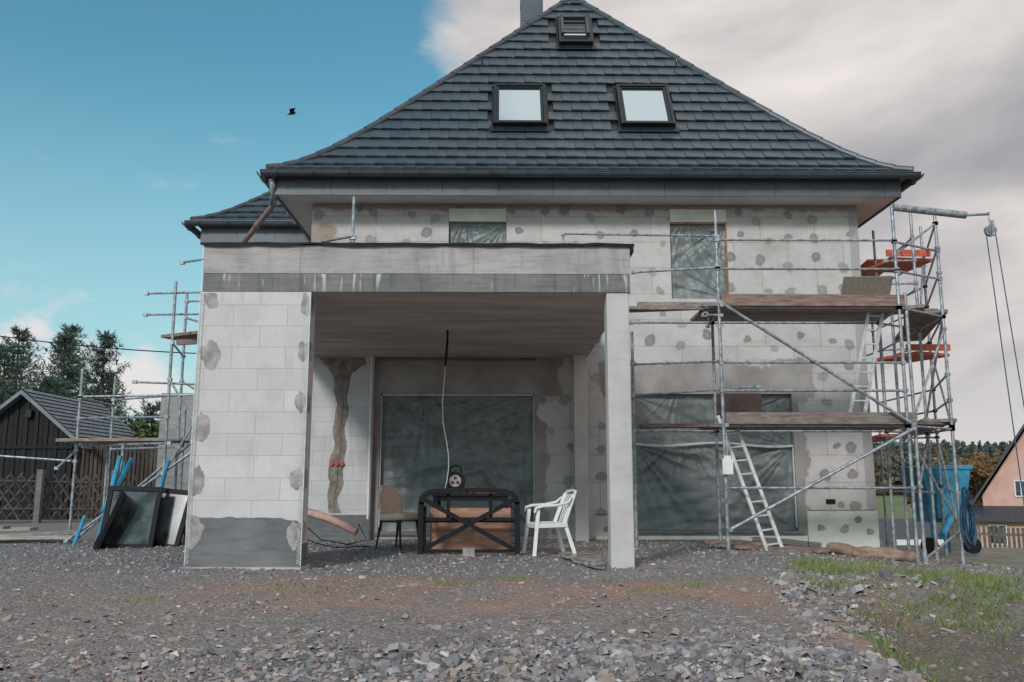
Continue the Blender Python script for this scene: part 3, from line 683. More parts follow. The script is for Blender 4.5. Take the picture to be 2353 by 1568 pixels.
def ladder(name,a,b,wd,axis_,rungs):
    l=M(); a=Vector(a);b=Vector(b);ax=Vector(axis_).normalized()
    for s in(-1,1): l.beam(a+ax*s*wd/2,b+ax*s*wd/2,.022,.05,up=ax)
    for i in range(rungs):
        c=a.lerp(b,(i+.6)/rungs); l.beam(c-ax*wd/2,c+ax*wd/2,.028,.022)
    e=empty(name,a); l.obj('rails_and_rungs',ALU,e); return e
ladder('ladder',(3.86,12.55,-.02),(3.32,12.95,1.95),.24,(1,.25,.1),10)
ladder('ladder',(5.25,12.9,1.82),(5.72,12.9,3.75),.24,(1,.2,0),9)

# ---------------------------------------------------------------- scaffolding (left)
S2=empty('scaffolding',(-6,15,0)); p=M()
post(-5.36,14.0,4.22); post(-5.72,15.5,4.35); post(-7.25,15.0,2.9); post(-7.3,16.4,2.95); post(-5.30,14.6,2.2)
post(-6.2,14.4,1.6); post(-6.8,15.2,1.62)
rail((-5.95,14.3,4.08),(-4.5,14.0,4.05)); rail((-5.95,14.3,3.72),(-4.5,14.0,3.68)); rail((-5.72,15.5,3.9),(-4.6,14.2,3.45)); rail((-5.72,15.5,4.2),(-4.8,15.3,4.2)); rail((-4.9,13.0,4.28),(-4.3,12.6,4.25)); rail((-4.6,13.6,4.4),(-4.2,13.0,4.1))
rail((-6.0,14.2,2.58),(-4.6,13.9,2.5)); rail((-7.25,15.0,2.42),(-4.8,14.9,2.45)); rail((-7.25,15.0,2.05),(-5.36,14,2.0)); rail((-7.3,16.4,2.5),(-5.72,15.5,2.5)); rail((-5.72,15.5,2.75),(-4.7,13.9,2.3)); rail((-7.25,15.0,2.4),(-7.3,16.4,2.4))
rail((-5.0,14.2,1.62),(-7.0,14.6,0.0),.023); rail((-4.85,14.0,1.5),(-6.9,14.2,.05),.023); rail((-5.36,14.0,2.6),(-4.7,13.9,1.6)); rail((-8.7,15.0,1.42),(-7.25,15.0,1.32)); rail((-7.25,15,1.58),(-5.3,14,1.58)); rail((-7.3,16.4,1.58),(-5.72,15.5,1.58)); rail((-5.36,14,3.2),(-5.72,15.5,3.2)); rail((-4.9,14.2,2.1),(-5.36,14.0,1.1)); rail((-7.25,15.0,1.5),(-7.45,14.8,1.2))
p.obj('steel_tubes',GALV,S2)
d=M()
for k in range(3): d.beam((-7.4,14.75+k*.3,1.66),(-4.7,14.35+k*.3,1.66),.27,.05)
d.beam((-5.7,14.9,3.42),(-4.6,14.3,3.42),.5,.05,mi=1); d.beam((-5.5,14.6,3.30),(-4.6,14.3,3.30),.06,.09)
d.obj('wooden_planks',[PLANK,PLANKR],S2)
e=empty('steel_prop',(-6.28,13.9,0)); d=M(); d.tube((-6.15,14.2,1.38),(-6.28,13.9,0),.04,8); d.tube((-6.1,14.25,1.3),(-6.2,14.1,.0),.03,8); d.beam((-6.0,14.3,1.35),(-6.28,14.0,.5),.06,.05); d.beam((-5.3,13.9,1.1),(-5.5,13.7,.0),.05,.05); d.tube((-5.22,13.8,1.3),(-5.4,13.6,.2),.03,8); d.tube((-6.45,13.8,.45),(-6.5,13.6,0),.03,8); d.obj('prop_tubes',BLUE,e)

e=empty('roof_guard_rail',(-2.38,13.4,3.72)); d=M(); d.tube((-2.38,13.4,3.72),(-2.38,13.4,5.48),.024,10); d.tube((-3.75,12.9,4.40),(-2.36,13.38,4.82),.022,8); d.obox((-2.38,13.4,4.80),(1,0,0),(0,1,0),(0,0,1),.05,.04,.035); d.obox((-2.38,13.4,4.3),(1,0,0),(0,1,0),(0,0,1),.04,.04,.03); d.obj('rail_tubes',GALV,e)

# ---------------------------------------------------------------- furniture under the porch
B=empty('garden_bench',(-.45,12,0)); d=M(); y=11.93; L,Rr=-1.13,.245
for x in(L+.04,Rr-.04): d.box(x-.035,x+.035,y-.035,y+.035,0.0,.70); d.box(x-.03,x+.03,y+.45,y+.51,0,.60); d.beam((x,y+.04,.62),(x,y+.51,.615),.05,.03)
tp=[(L+.005,.68),(L+.02,.76),(L+.09,.835),(L+.2,.87),(L+.45,.88),(Rr-.45,.88),(Rr-.2,.87),(Rr-.09,.835),(Rr-.02,.76),(Rr-.005,.68)]
vs=[]
fs=[]
for x,z in tp:
    cx=(L+Rr)/2; k=.95 if abs(x-cx)<.6 else .90
    xi=cx+(x-cx)*k; zi=z-.06 if z>.8 else z-.03
    vs+=[(x,y-.035,z),(xi,y-.035,zi),(xi,y+.035,zi),(x,y+.035,z)]
for i in range(len(tp)-1):
    a=i*4
    for k in range(4): fs.append((a+k,a+(k+1)%4,a+4+(k+1)%4,a+4+k))
d.add(vs,fs+[(0,1,2,3),tuple(len(vs)-4+i for i in range(4))])
d.beam((L+.06,y-.02,.74),(Rr-.06,y-.02,.06),.03,.06,up=(0,0,1)); d.beam((L+.06,y+.015,.06),(Rr-.06,y+.015,.74),.03,.06,up=(0,0,1))
d.box(L+.08,Rr-.08,y+.032,y+.06,.44,.49); d.box(L+.08,Rr-.08,y-.005,y+.03,.03,.065)
for k in range(3): d.box(L+.05,Rr-.05,y+.10+k*.13,y+.19+k*.13,.42,.44)
for x in(L+.40,Rr-.40): d.box(x-.025,x+.025,y+.062,y+.085,.45,.81)
d.obj('bench_frame',BLACK,B,bevel=.004)
Tt=empty('table',(-.4,12.8,0)); d=M(); d.box(-1.0,.1,12.65,13.25,.76,.80)
for x in(-.95,.05):
    for yy in(12.7,13.2): d.box(x-.035,x+.035,yy-.035,yy+.035,0,.76)
d.box(-.95,.05,12.68,12.71,.70,.758); d.obj('table_frame',BLACK,Tt,bevel=.004)
d=M(); d.box(-1.02,.12,12.56,12.58,.03,.60); d.obj('plywood_panel',m_wood('plywood',(.36,.19,.13),(.56,.32,.23),(3,3,14)),Tt)
d=M()
for k in range(5): d.tube((-.55+.09*k,12.75,.81),(-.50+.09*k,12.95,.86),.02,8)
d.box(-.35,-.08,12.72,12.9,.802,.84); d.obj('red_tools',simple('red_paint',(.35,.05,.035),.5),Tt)
C=empty('cable_reel',(-.68,12.85,.8)); c=Vector((-.68,12.85,.98)); d=M()
d.tube(c+Vector((0,-.07,0)),c+Vector((0,-.05,0)),.14,28); d.tube(c+Vector((0,.05,0)),c+Vector((0,.07,0)),.14,28); d.tube(c+Vector((0,-.05,0)),c+Vector((0,.05,0)),.09,20)
d.path([c+Vector((-.09,0,.12)),c+Vector((-.07,0,.20)),c+Vector((0,0,.225)),c+Vector((.07,0,.20)),c+Vector((.09,0,.12))],.016,8)
for s in(-1,1): d.path([c+Vector((s*.03,0,0)),c+Vector((s*.16,-.02,-.165)),c+Vector((s*.16,.1,-.165))],.012,8)
d.obj('reel_body',BLACK,C)
d=M(); d.tube(c+Vector((0,-.078,0)),c+Vector((0,-.071,0)),.085,24); d.obj('reel_face',simple('gray_plastic',(.45,.45,.45),.5),C)
d=M()
for k in range(3):
    a=math.pi/2+k*2.094; d.tube(c+Vector((math.cos(a)*.045,-.088,math.sin(a)*.045)),c+Vector((math.cos(a)*.045,-.079,math.sin(a)*.045)),.026,14)
d.obj('reel_sockets',simple('socket_red',(.20,.03,.03),.5),C)
K=empty('hanging_cable',(-.8,12.6,3.15)); d=M(); d.path([(-.80,12.5,3.15),(-.80,12.5,3.0),(-.815,12.5,2.75),(-.825,12.5,2.62)],[.016,.016,.02,.012],8); d.obj('cable_sheath',BLACK,K)
d=M(); pts=[(-.825,12.5,2.62),(-.84,12.5,2.4),(-.86,12.5,2.1),(-.85,12.52,1.8),(-.80,12.55,1.55),(-.77,12.6,1.35),(-.77,12.65,1.15),(-.80,12.7,.95),(-.84,12.72,.82)]
d.path(pts,.0075,6); d.obj('cable_wire',WHITEP,K,smooth=True)

U=empty('upholstered_chair',(-1.5,13.2,0))
def cushion(mesh,c,ax,ay,az,hx,hy,hz,n=14,e=.35):
    c=Vector(c);ax=Vector(ax).normalized();ay=Vector(ay).normalized();az=Vector(az).normalized();vs=[];fs=[]
    def sp(v,e): return math.copysign(abs(v)**e,v)
    for i in range(n+1):
        ph=-math.pi/2+math.pi*i/n
        for j in range(2*n):
            th=math.pi*j/n
            vs.append(c+ax*hx*sp(math.cos(ph),e)*sp(math.cos(th),e)+ay*hy*sp(math.cos(ph),e)*sp(math.sin(th),e)+az*hz*sp(math.sin(ph),.6))
    for i in range(n):
        for j in range(2*n): k=(j+1)%(2*n); fs.append((i*2*n+j,i*2*n+k,(i+1)*2*n+k,(i+1)*2*n+j))
    mesh.add(vs,fs)
def rotU(v,an=math.radians(-32),c=(-1.52,13.2)):
    x,y_=v[0]-c[0],v[1]-c[1]; return (c[0]+x*math.cos(an)-y_*math.sin(an),c[1]+x*math.sin(an)+y_*math.cos(an),v[2])
d=M(); cushion(d,(-1.52,13.2,.455),(1,.0,.03),(0,1,0),(0,0,1),.25,.24,.06)
vs=[];fs=[];nu,nv=14,14
for side in(0,1):
    for j in range(nv+1):
        for i in range(nu+1):
            u=-1+2*i/nu; v=j/nv; wd=.25*(1-.25*abs(2*v-1)**3)*(1-.12*(v>.85)); 
            xx=-1.74-.13*v+.09*u*u*(1)-.03*(1-v)+(.045 if side else 0); zz=.42+.50*v-.05*u*u*v*v
            vs.append((xx,13.2+u*wd,zz))
k=(nu+1)*(nv+1)
for s in(0,1):
    for j in range(nv):
        for i in range(nu): a=s*k+j*(nu+1)+i; fs.append((a,a+1,a+nu+2,a+nu+1))
for j in range(nv):
    for i in(0,nu): a=j*(nu+1)+i; fs.append((a,a+nu+1,k+a+nu+1,k+a))
for i in range(nu):
    for j in(0,nv): a=j*(nu+1)+i; fs.append((a,a+1,k+a+1,k+a))
d.add(vs,fs); d.v=[rotU(v) for v in d.v]; d.obj('upholstery',simple('beige_fabric',(.76,.57,.47),.95,ns=60,amt=.22,bs=.4,bscale=120),U,smooth=True)
d=M()
for x,yy,dx in((-1.70,13.0,-.07),(-1.70,13.4,-.07),(-1.36,13.0,.05),(-1.36,13.4,.05)): d.tube((x,yy,.42),(x+dx,yy+(yy-13.2)*.15,0),.022,10,.013)
d.beam((-1.72,13.0,.40),(-1.33,13.0,.41),.03,.05); d.beam((-1.72,13.4,.40),(-1.33,13.4,.41),.03,.05)
d.v=[rotU(v) for v in d.v]; d.obj('legs',m_wood('dark_wood',(.03,.018,.014),(.07,.04,.03)),U)

Wc=empty('plastic_chair',(.63,11.95,0)); d=M(); cx,cy=.62,11.98
def T3(x,y,z):
    a=math.radians(14); return (cx+x*math.cos(a)-y*math.sin(a),cy+x*math.sin(a)+y*math.cos(a),z)
for s in(-1,1):
    d.beam(T3(-.20,s*.22,.60),T3(-.27,s*.26,0),.05,.03,up=(0,1,0)); d.beam(T3(.17,s*.21,.42),T3(.30,s*.25,0),.05,.03,up=(0,1,0))
    d.path([T3(-.26,s*.25,.56),T3(-.24,s*.255,.62),T3(-.15,s*.26,.645),T3(.05,s*.26,.655),T3(.20,s*.25,.69),T3(.27,s*.22,.76)],[.016,.02,.022,.022,.02,.014],8)
    d.beam(T3(.16,s*.21,.42),T3(.31,s*.20,.80),.05,.025,up=(0,1,0))
nn=12; vs=[];fs=[]
for t_ in(0,.014):
    for j in range(nn+1):
        for i in range(nn+1):
            u=-1+2*i/nn; v=-1+2*j/nn; z=.41+.02*(u*u+v*v)*.5-.015-.03*(u<-.85)
            vs.append(T3(u*.23,v*.23,z+t_))
k=(nn+1)**2
for s in(0,1):
    for j in range(nn):
        for i in range(nn): a=s*k+j*(nn+1)+i; fs.append((a,a+1,a+nn+2,a+nn+1))
d.add(vs,fs)
d.beam(T3(-.23,-.24,.39),T3(.2,-.23,.40),.02,.06); d.beam(T3(-.23,.24,.39),T3(.2,.23,.40),.02,.06); d.beam(T3(-.23,-.24,.385),T3(-.23,.24,.385),.02,.06)
for k in range(6):
    s=-.17+k*.068; d.beam(T3(.21,s,.42),T3(.335,s*.95,.80),.03,.012,up=(1,0,0))
d.path([T3(.31,-.21,.79),T3(.34,-.17,.835),T3(.355,0,.85),T3(.34,.17,.835),T3(.31,.21,.79)],.02,8)
d.obj('chair_shell',WHITEP,Wc,bevel=.004)

e=empty('concrete_paver',(-.45,11.4,0)); d=M(); d.obox((-.43,11.55,.06),(1,.1,0),(-.1,1,0),(0,0,1),.075,.07,.055); d.obj('paver_body',MORT,e,bevel=.008)
e=empty('flexible_pipe',(-3,13.6,0)); d=M(); pp=[];rr=[]
for i in range(90):
    t=i/89; pp.append((lerp(-3.05,-2.12,t),13.3-.3*t,lerp(.56,.22,t)+.05*math.sin(t*2.6))); rr.append(.052+.008*(i%2))
d.path(pp,rr,12); d.obj('pipe_body',simple('salmon_foam',(.62,.40,.34),.8,ns=8,amt=.2),e,smooth=False)
e=empty('cable_loop',(-3,13.5,0)); d=M(); d.path([(-3.05,13.4,.4),(-2.7,13.3,.12),(-2.3,13.3,.05),(-2.0,13.2,.12),(-2.15,13.3,.35)],.009,6); d.path([(-3.1,13.0,.25),(-2.7,12.9,.1),(-2.4,12.8,.04),(-1.9,12.9,.05)],.008,6); d.obj('cable',BLACK,e)
w=M(); vs=[(.95,11.3,gh(.95,11.3)+.03)];n=26
for i in range(n):
    t=2*math.pi*i/n; k=1+.4*mn.noise(Vector((math.cos(t)*1.5,math.sin(t)*1.5,3))); xx=1.0+.26*k*math.cos(t); yy=11.6+1.5*k*math.sin(t); vs.append((xx,yy,gh(xx,yy)+.022))
w.add(vs,[(0,1+i,1+(i+1)%n) for i in range(n)])
pm,T_,b_=newmat('wet_screed'); T_.put(b_.inputs['Base Color'],T_.mix(T_.mr(T_.noise(pos(T_),4,5),.4,.6),(.12,.11,.10),(.36,.31,.28))); T_.put(b_.inputs['Roughness'],T_.mr(T_.noise(pos(T_),4,5),.4,.6,.12,.8))
w.obj('puddle',pm)
e=empty('rolled_tarp',(6,12.9,0)); d=M(); pp=[];rr=[]
for i in range(24):
    t=i/23; x=lerp(4.75,5.95,t); pp.append((x,13.0-.3*t,gh(x,13)+.08+.03*mn.noise(Vector((t*5,0,0))))); rr.append(.085*(1+.35*mn.noise(Vector((t*7,2,0)))))
rr[0]=.05; rr[-1]=.06; d.path(pp,rr,10); d.path([(x+.1,y-.1,z-.04) for x,y,z in pp[4:20]],.06,8); d.obj('tarp_body',simple('tan_tarp',(.26,.17,.13),.7,ns=7,amt=.35,bs=.6,bscale=12),e,smooth=True)
e=empty('timber_pile',(4,12.6,0)); d=M()
for a,b in(((3.1,12.9,.08),(4.3,12.3,.0)),((3.3,12.7,.05),(4.6,12.5,.02)),((3.0,13.1,.1),(3.9,12.8,.08)),((4.0,12.9,.04),(4.7,12.9,.0))): d.beam(a,b,.10,.04)
d.obj('boards',PLANKR,e)
e=empty('drainage_mesh',(4.5,13.9,0)); d=M()
for k in range(60): x=3.9+k*.018; d.beam((x,13.9,gh(x,13.9)-.02),(x+.05,13.9,gh(x,13.9)+.12),.005,.006); d.beam((x+.05,13.9,gh(x,13.9)-.02),(x,13.9,gh(x,13.9)+.12),.005,.006)
d.obj('mesh_strip',BLACK,e)
e=empty('timber_pile',(-7.8,14.6,0)); d=M()
for k,(a,b,hh) in enumerate((((-9.6,15.2),(-7.6,14.8),.10),((-9.4,14.8),(-7.4,14.7),.05),((-9.8,15.6),(-8.0,15.3),.16),((-9.0,14.4),(-7.1,14.5),.04),((-9.5,15.1),(-8.3,15.0),.22),((-7.9,14.4),(-7.0,14.9),.12),((-8.2,14.3),(-6.9,14.4),.08))):
    d.beam((a[0],a[1],hh),(b[0],b[1],hh+R.uniform(-.03,.04)),.2 if k%2==0 else .12,.05)
d.obj('boards',m_wood('pale_board',(.22,.19,.17),(.42,.39,.36)),e)
def sash(mesh,gl,c,ax,up,w_,h_):
    ax=Vector(ax).normalized(); up=Vector(up); up=(up-ax*up.dot(ax)).normalized(); n=ax.cross(up); c=Vector(c); t=.035
    for s in(-1,1): mesh.obox(c+ax*s*(w_/2-t),ax,up,n,t,h_/2,.03); mesh.obox(c+up*s*(h_/2-t),ax,up,n,w_/2-2*t,t,.029)
    for s in(-1,1): mesh.obox(c+ax*s*(w_/2-t*2-.015)-n*.012,ax,up,n,.004,h_/2-2*t,.02,1)
    gl.obox(c,ax,up,n,w_/2-2*t,h_/2-2*t,.006)
e=empty('window_sash',(-5.5,13.6,0)); d=M();gl=M()
sash(d,gl,(-5.60,13.45,.44),(1,.12,-.03),(.20,.34,1),.78,.95); sash(d,gl,(-5.22,13.75,.42),(1,-.1,-.10),(.22,.30,1),.74,.92); sash(d,gl,(-5.86,13.3,.40),(.5,-1,0),(.30,.25,1),.55,.9)
d.obj('sash_frames',[BLACK,FRAME],e); gl.obj('sash_glass',GLASSD,e)
e=empty('concrete_block',(-4.9,14,0)); d=M(); d.box(-4.95,-4.75,13.9,14.1,0,.38); d.obj('block_body',PIPEB,e)

# ---------------------------------------------------------------- surroundings left
sh=empty('wooden_shed',(-13.1,25,0)); d=M()
x0,x1,y0,y1,ze,za,xa=-14.5,-11.7,24.0,28.4,2.25,3.42,-13.1
nb=20
for i in range(nb):
    a=lerp(x0,x1,i/nb);b=lerp(x0,x1,(i+1)/nb); z_=lambda x: ze+(za-ze)*(1-abs(x-xa)/1.4)
    d.add([(a+.01,y0+(i%2)*.02,-.2),(b-.01,y0+(i%2)*.02,-.2),(b-.01,y0+(i%2)*.02,z_(b)),(a+.01,y0+(i%2)*.02,z_(a))],[(0,1,2,3)])
d.box(x0,x1,y0+.05,y1,-.2,ze); d.add([(x0,y0+.05,ze),(x1,y0+.05,ze),(xa,y0+.05,za),(x0,y1,ze),(x1,y1,ze),(xa,y1,za)],[(0,1,2),(3,4,5)])
d.box(x0,x1,y0-.03,y0+.03,1.9,1.98)
d.obj('shed_walls',m_wood('dark_stained_wood',(.008,.008,.010),(.018,.017,.019),(14,14,2)),sh)
d=M()
for s in(-1,1):
    n=12
    for i in range(n):
        for j in range(16):
            a=Vector((xa+s*1.75*i/n,y0-.25+(y1-y0+.5)*j/16+.004,za+.09-1.45*i/n+.015)); b=a+Vector((s*1.75/n,0,-1.45/n+.03)); L=(y1-y0+.5)/16-.008
            d.quad(a,b,b+Vector((0,L,0)),a+Vector((0,L,0)))
    d.add([(xa,y0-.25,za+.07),(xa+s*1.78,y0-.25,za-1.40),(xa+s*1.78,y0-.25,za-1.52),(xa,y0-.25,za-.05),(xa,y1+.25,za+.07),(xa+s*1.78,y1+.25,za-1.40),(xa+s*1.78,y1+.25,za-1.52),(xa,y1+.25,za-.05)],[(0,1,2,3),(0,4,5,1),(4,5,6,7),(3,2,6,7),(1,5,6,2)])
d.obj('shed_roof',simple('bitumen_shingle',(.18,.205,.23),.75,ns=6,amt=.15,island=.15),sh)
d=M(); d.box(-13.0,-12.85,y0-.12,y0-.03,2.75,2.95); d.obj('shed_lamp',FRAME,sh)
e=empty('board_fence',(-10.8,24,0)); d=M()
for i in range(26): x=-11.9+i*.105; d.box(x,x+.085,24.2+i*.03,24.23+i*.03,.0,2.0+R.uniform(-.03,.03))
d.obj('boards',m_wood('brown_fence_wood',(.045,.032,.028),(.10,.075,.065),(14,14,2)),e)
e=empty('lattice_fence',(-12,22,0)); d=M(); A=Vector((-14.5,20.2,.15)); Bv=Vector((-10.0,23.0,.05)); dv=(Bv-A); L=dv.length; dv.normalize(); n=int(L/.24)
nrm=Vector((-dv.y,dv.x,0))
for i in range(-4,n):
    for s,off in((1,.02),(-1,-.02)):
        t0=i*.24; t1=t0+.75
        if s<0: t0,t1=t1,t0
        a=A+dv*t0+nrm*off; b=A+dv*t1+nrm*off+Vector((0,0,1.1+R.uniform(-.03,.03))); 
        d.tube(a,b,.028,6)
d.tube(A+Vector((0,0,.25)),Bv+Vector((0,0,.25)),.035,6); d.tube(A+Vector((0,0,.92)),Bv+Vector((0,0,.92)),.035,6)
d.obj('lattice_slats',m_wood('old_slats',(.06,.048,.044),(.15,.12,.11)),e)
d=M()
for t in(.33,.68,1.0): c=A.lerp(Bv,t); d.box(c.x-.07,c.x+.07,c.y-.2,c.y-.06,-.1,1.3)
d.obj('fence_posts',BITU,e)

LEAFP=m_leaf('pine_needles',[(0,(.035,.065,.058)),(.45,(.075,.12,.095)),(.8,(.13,.185,.145)),(1,(.19,.23,.18))])
BARK=simple('bark',(.09,.065,.05),.95,ns=8,amt=.3,bs=.5)
def pine(x,y,hgt,rad,seed):
    RR=random.Random(seed); zb=gh(x,y); e=empty('pine_tree',(x,y,zb)); t=M(); f=M()
    t.path([(x,y,zb-.2),(x+.05,y,zb+hgt*.5),(x,y,zb+hgt)],[.16,.10,.02],8)
    lev=int(hgt/.3)
    for l in range(lev):
        z=zb+.6+(hgt-.5)*l/lev; k=1-(l/lev); Lr=rad*(k**.75)*1.0+.12
        for b in range(7):
            if RR.random()<.14: continue
            a=RR.uniform(0,6.28); Lb=Lr*RR.uniform(.55,1.15); dr=Vector((math.cos(a),math.sin(a),0)); up=.25+.35*(1-k)
            p0=Vector((x,y,z)); p1=p0+dr*Lb*.6+Vector((0,0,Lb*.05)); p2=p0+dr*Lb+Vector((0,0,Lb*up))
            t.path([p0,p1,p2],[.03,.018,.006],4)
            nt=max(3,int(Lb/.17))
            for i in range(nt):
                s=(i+1)/nt; c=(p0.lerp(p1,s/.6) if s<.6 else p1.lerp(p2,(s-.6)/.4)) 
                sidew=dr.cross(Vector((0,0,1)))*RR.uniform(-.35,.35)*Lb*.6*s; c=c+sidew
                for q in range(11):
                    v=Vector((RR.gauss(0,1),RR.gauss(0,1),RR.gauss(.5,.8)))+dr*.7; v.normalize(); v*=RR.uniform(.14,.30)
                    o=v.orthogonal().normalized()*.022; cc=c+Vector((RR.gauss(0,.05),RR.gauss(0,.05),RR.gauss(0,.05)))
                    f.add([cc-o,cc+o,cc+v],[(0,1,2)])
    t.obj('trunk',BARK,e); f.obj('needles',LEAFP,e)
pine(-17.7,35,6.9,1.8,1); pine(-19.5,34,6.3,1.7,2); pine(-17.0,37.5,5.5,1.6,6); pine(-15.2,33,6.6,1.6,3); pine(-19,38,7.8,1.9,4); pine(-16.3,31,4.6,1.5,5); pine(-13.6,34,4.0,1.5,8); pine(-20.7,37,7.5,2,9)
def leafy(name,x,y,hgt,rad,seed,mat,n=5000,size=.16,z0=None):
    RR=random.Random(seed); zb=gh(x,y) if z0 is None else z0; e=empty(name,(x,y,zb)); t=M();f=M()
    t.path([(x,y,zb-.2),(x+.1,y,zb+hgt*.35),(x,y,zb+hgt*.8)],[rad*.09,rad*.06,.03],8)
    cl=[]
    for k in range(26):
        a=RR.uniform(0,6.28); zz=RR.uniform(.3,1); rr=rad*math.sqrt(max(.05,1-(2*zz-1.25)**2))*RR.uniform(.3,1); c=Vector((x+math.cos(a)*rr,y+math.sin(a)*rr,zb+hgt*zz)); cl.append((c,rad*RR.uniform(.2,.38)))
        t.path([(x,y,zb+hgt*.3*RR.uniform(.6,1.4)),c],[rad*.03,.01],5)
    for i in range(n):
        c,rr=RR.choice(cl); v=Vector((RR.gauss(0,1),RR.gauss(0,1),RR.gauss(0,.8))); c=c+v.normalized()*rr*(RR.random()**.4)
        a=Vector((RR.gauss(0,1),RR.gauss(0,1),RR.gauss(0,1))).normalized()*size; b=a.orthogonal().normalized()*size*.6
        f.add([c-a,c+b,c+a,c-b],[(0,1,2,3)])
    t.obj('trunk',BARK,e); f.obj('leaves',mat,e)
LG=m_leaf('green_leaves',[(0,(.025,.045,.022)),(.5,(.07,.10,.045)),(1,(.15,.17,.07))])
LO=m_leaf('autumn_leaves',[(0,(.05,.045,.02)),(.4,(.15,.085,.035)),(.75,(.27,.14,.05)),(1,(.30,.20,.08))])
leafy('shrub',-11.0,28,2.6,1.4,11,LG,6000,.09); leafy('shrub',-12.3,31,3.0,1.6,12,LG,6000,.1); leafy('shrub',-9.2,26,2.2,1.2,13,LG,5000,.08); leafy('shrub',-15.5,29,2.5,1.6,15,LG,4000,.1)
leafy('autumn_tree',33.5,62,5.4,2.4,21,LO,5000,.2); leafy('autumn_tree',38.5,69,5.6,2.8,22,LO,5000,.2); leafy('autumn_tree',36.5,72,4.6,2.6,23,LO,4000,.2)
leafy('autumn_shrub',13.9,22,1.5,.7,24,LO,3500,.05)

f=M(); RR=random.Random(5)
def ftree(x,y,h_,r_,con):
    z=gh(x,y)
    for _ in range(60):
        t=RR.random(); a=RR.uniform(0,6.28)
        rr=(r_*(1-t) if con else r_*math.sqrt(max(0,1-(2*t-1)**2)))*(.5+.5*RR.random()); c=Vector((x+math.cos(a)*rr,y+math.sin(a)*rr,z+(.1+.9*t)*h_))
        v=Vector((RR.gauss(0,1),RR.gauss(0,1),RR.gauss(0,1))).normalized()*r_*.33; o=v.orthogonal().normalized()*r_*.25
        f.add([c-v,c+o,c+v,c-o],[(0,1,2,3)])
for _ in range(1800):
    y=RR.uniform(122,250); k=RR.choice((1,1,1,-1)); x=RR.uniform(.36,.75)*y if k>0 else -RR.uniform(.25,.75)*y
    con=mn.noise(Vector((x*.03,y*.03,0)))>-.02 or y>180
    ftree(x,y,RR.uniform(3.5,6) if not con else RR.uniform(5,8),RR.uniform(1.2,2.0),con)
fm,T_,b_=newmat('forest_foliage'); g_=T_.n('ShaderNodeNewGeometry'); fp=g_.outputs['Position']; nz=T_.noise(fp,.035,3)
ca=T_.ramp(g_.outputs['Random Per Island'],[(0,(.03,.055,.05)),(1,(.08,.115,.10))]); cb=T_.ramp(g_.outputs['Random Per Island'],[(0,(.07,.06,.035)),(.6,(.17,.105,.055)),(1,(.23,.165,.09))])
fo=T_.mix(T_.mr(nz,.48,.56),ca,cb); fo=T_.mix(T_.mr(T_.sep(fp)[1],165,205),fo,ca)
T_.put(b_.inputs['Base Color'],fo); b_.inputs['Roughness'].default_value=.8
f.obj('forest',fm)

PH=empty('pink_house',(27.5,45,-2.3)); d=M()
PINK=simple('pink_render',(.64,.38,.32),.9,ns=2,amt=.08)
xa=27.4; d.box(24.95,29.9,45,53,-2.6,.4); d.add([(24.95,45,.4),(29.9,45,.4),(xa,45,4.1),(24.95,53,.4),(29.9,53,.4),(xa,53,4.1)],[(0,1,2),(3,4,5)]); d.box(24.6,29.5,43.6,44.99,-2.6,-.75); d.obj('pink_walls',PINK,PH)
d=M()
for s in(-1,1): d.add([(xa,44.5,4.45),(xa+s*2.95,44.5,.05),(xa+s*2.95,53.4,.05),(xa,53.4,4.45),(xa,44.5,4.25),(xa+s*2.95,44.5,-.15),(xa+s*2.95,53.4,-.15),(xa,53.4,4.25)],[(0,1,2,3),(4,5,6,7),(0,1,5,4),(1,2,6,5),(3,2,6,7)])
d.add([(24.2,43.2,-.75),(29.8,43.2,-.75),(29.8,45.0,-.15),(24.2,45.0,-.15),(24.2,43.2,-.9),(29.8,43.2,-.9)],[(0,1,2,3),(0,1,5,4)])
d.obj('dark_roof',simple('dark_slate',(.045,.05,.06),.5,ns=5,amt=.2),PH)
d=M();gl=M()
for x,z,w_,h_,y in((25.55,-1.55,.75,.95,43.6),(27.1,-1.55,.75,.95,43.6),(26.75,.75,.55,.8,45),(28,.75,.55,.8,45),(27.4,2.4,.5,.7,45)):
    gl.box(x-w_/2,x+w_/2,y-.02,y-.01,z-h_/2,z+h_/2)
    for s in(-1,0,1): d.box(x+s*w_/2-.03,x+s*w_/2+.03,y-.06,y-.022,z-h_/2,z+h_/2)
    for s in(-1,1): d.box(x-w_/2-.03,x+w_/2+.03,y-.065,y-.025,z+s*h_/2-.03,z+s*h_/2+.03)
d.obj('window_frames',WHITEP,PH); gl.obj('window_glass',GLASSD,PH)
PH.rotation_euler=(0,0,math.radians(-30))
e=empty('garden_shed',(17.6,38.5,-3)); d=M(); d.box(16.8,19.0,38,41,-3.5,-1.4); d.obj('shed_walls',WHITEP,e)
d=M(); d.add([(16.4,37.6,-1.9),(19.3,37.6,-1.9),(19.3,39.5,-.55),(16.4,39.5,-.55),(16.4,41.4,-1.9),(19.3,41.4,-1.9)],[(0,1,2,3),(3,2,5,4)]); d.obj('shed_roof',simple('shed_tiles',(.05,.057,.07),.5,ns=10,amt=.2),e)
e=empty('picket_fence',(14,24,-1)); d=M()
for i in range(60):
    x=11.6+i*.14; y=23.0+i*.02; z=gh(x,y); d.box(x,x+.07,y,y+.02,z,z+.75)
d.beam((11.6,23.04,gh(11.6,23)+.5),(20,24.24,gh(20,24.2)+.5),.03,.06)
d.obj('pickets',m_wood('picket_wood',(.12,.10,.085),(.25,.21,.18)),e)
BM=empty('mortar_mixing_pump',(8.5,16.6,-.3)); d=M(); zb=gh(8.6,16.8)+.17
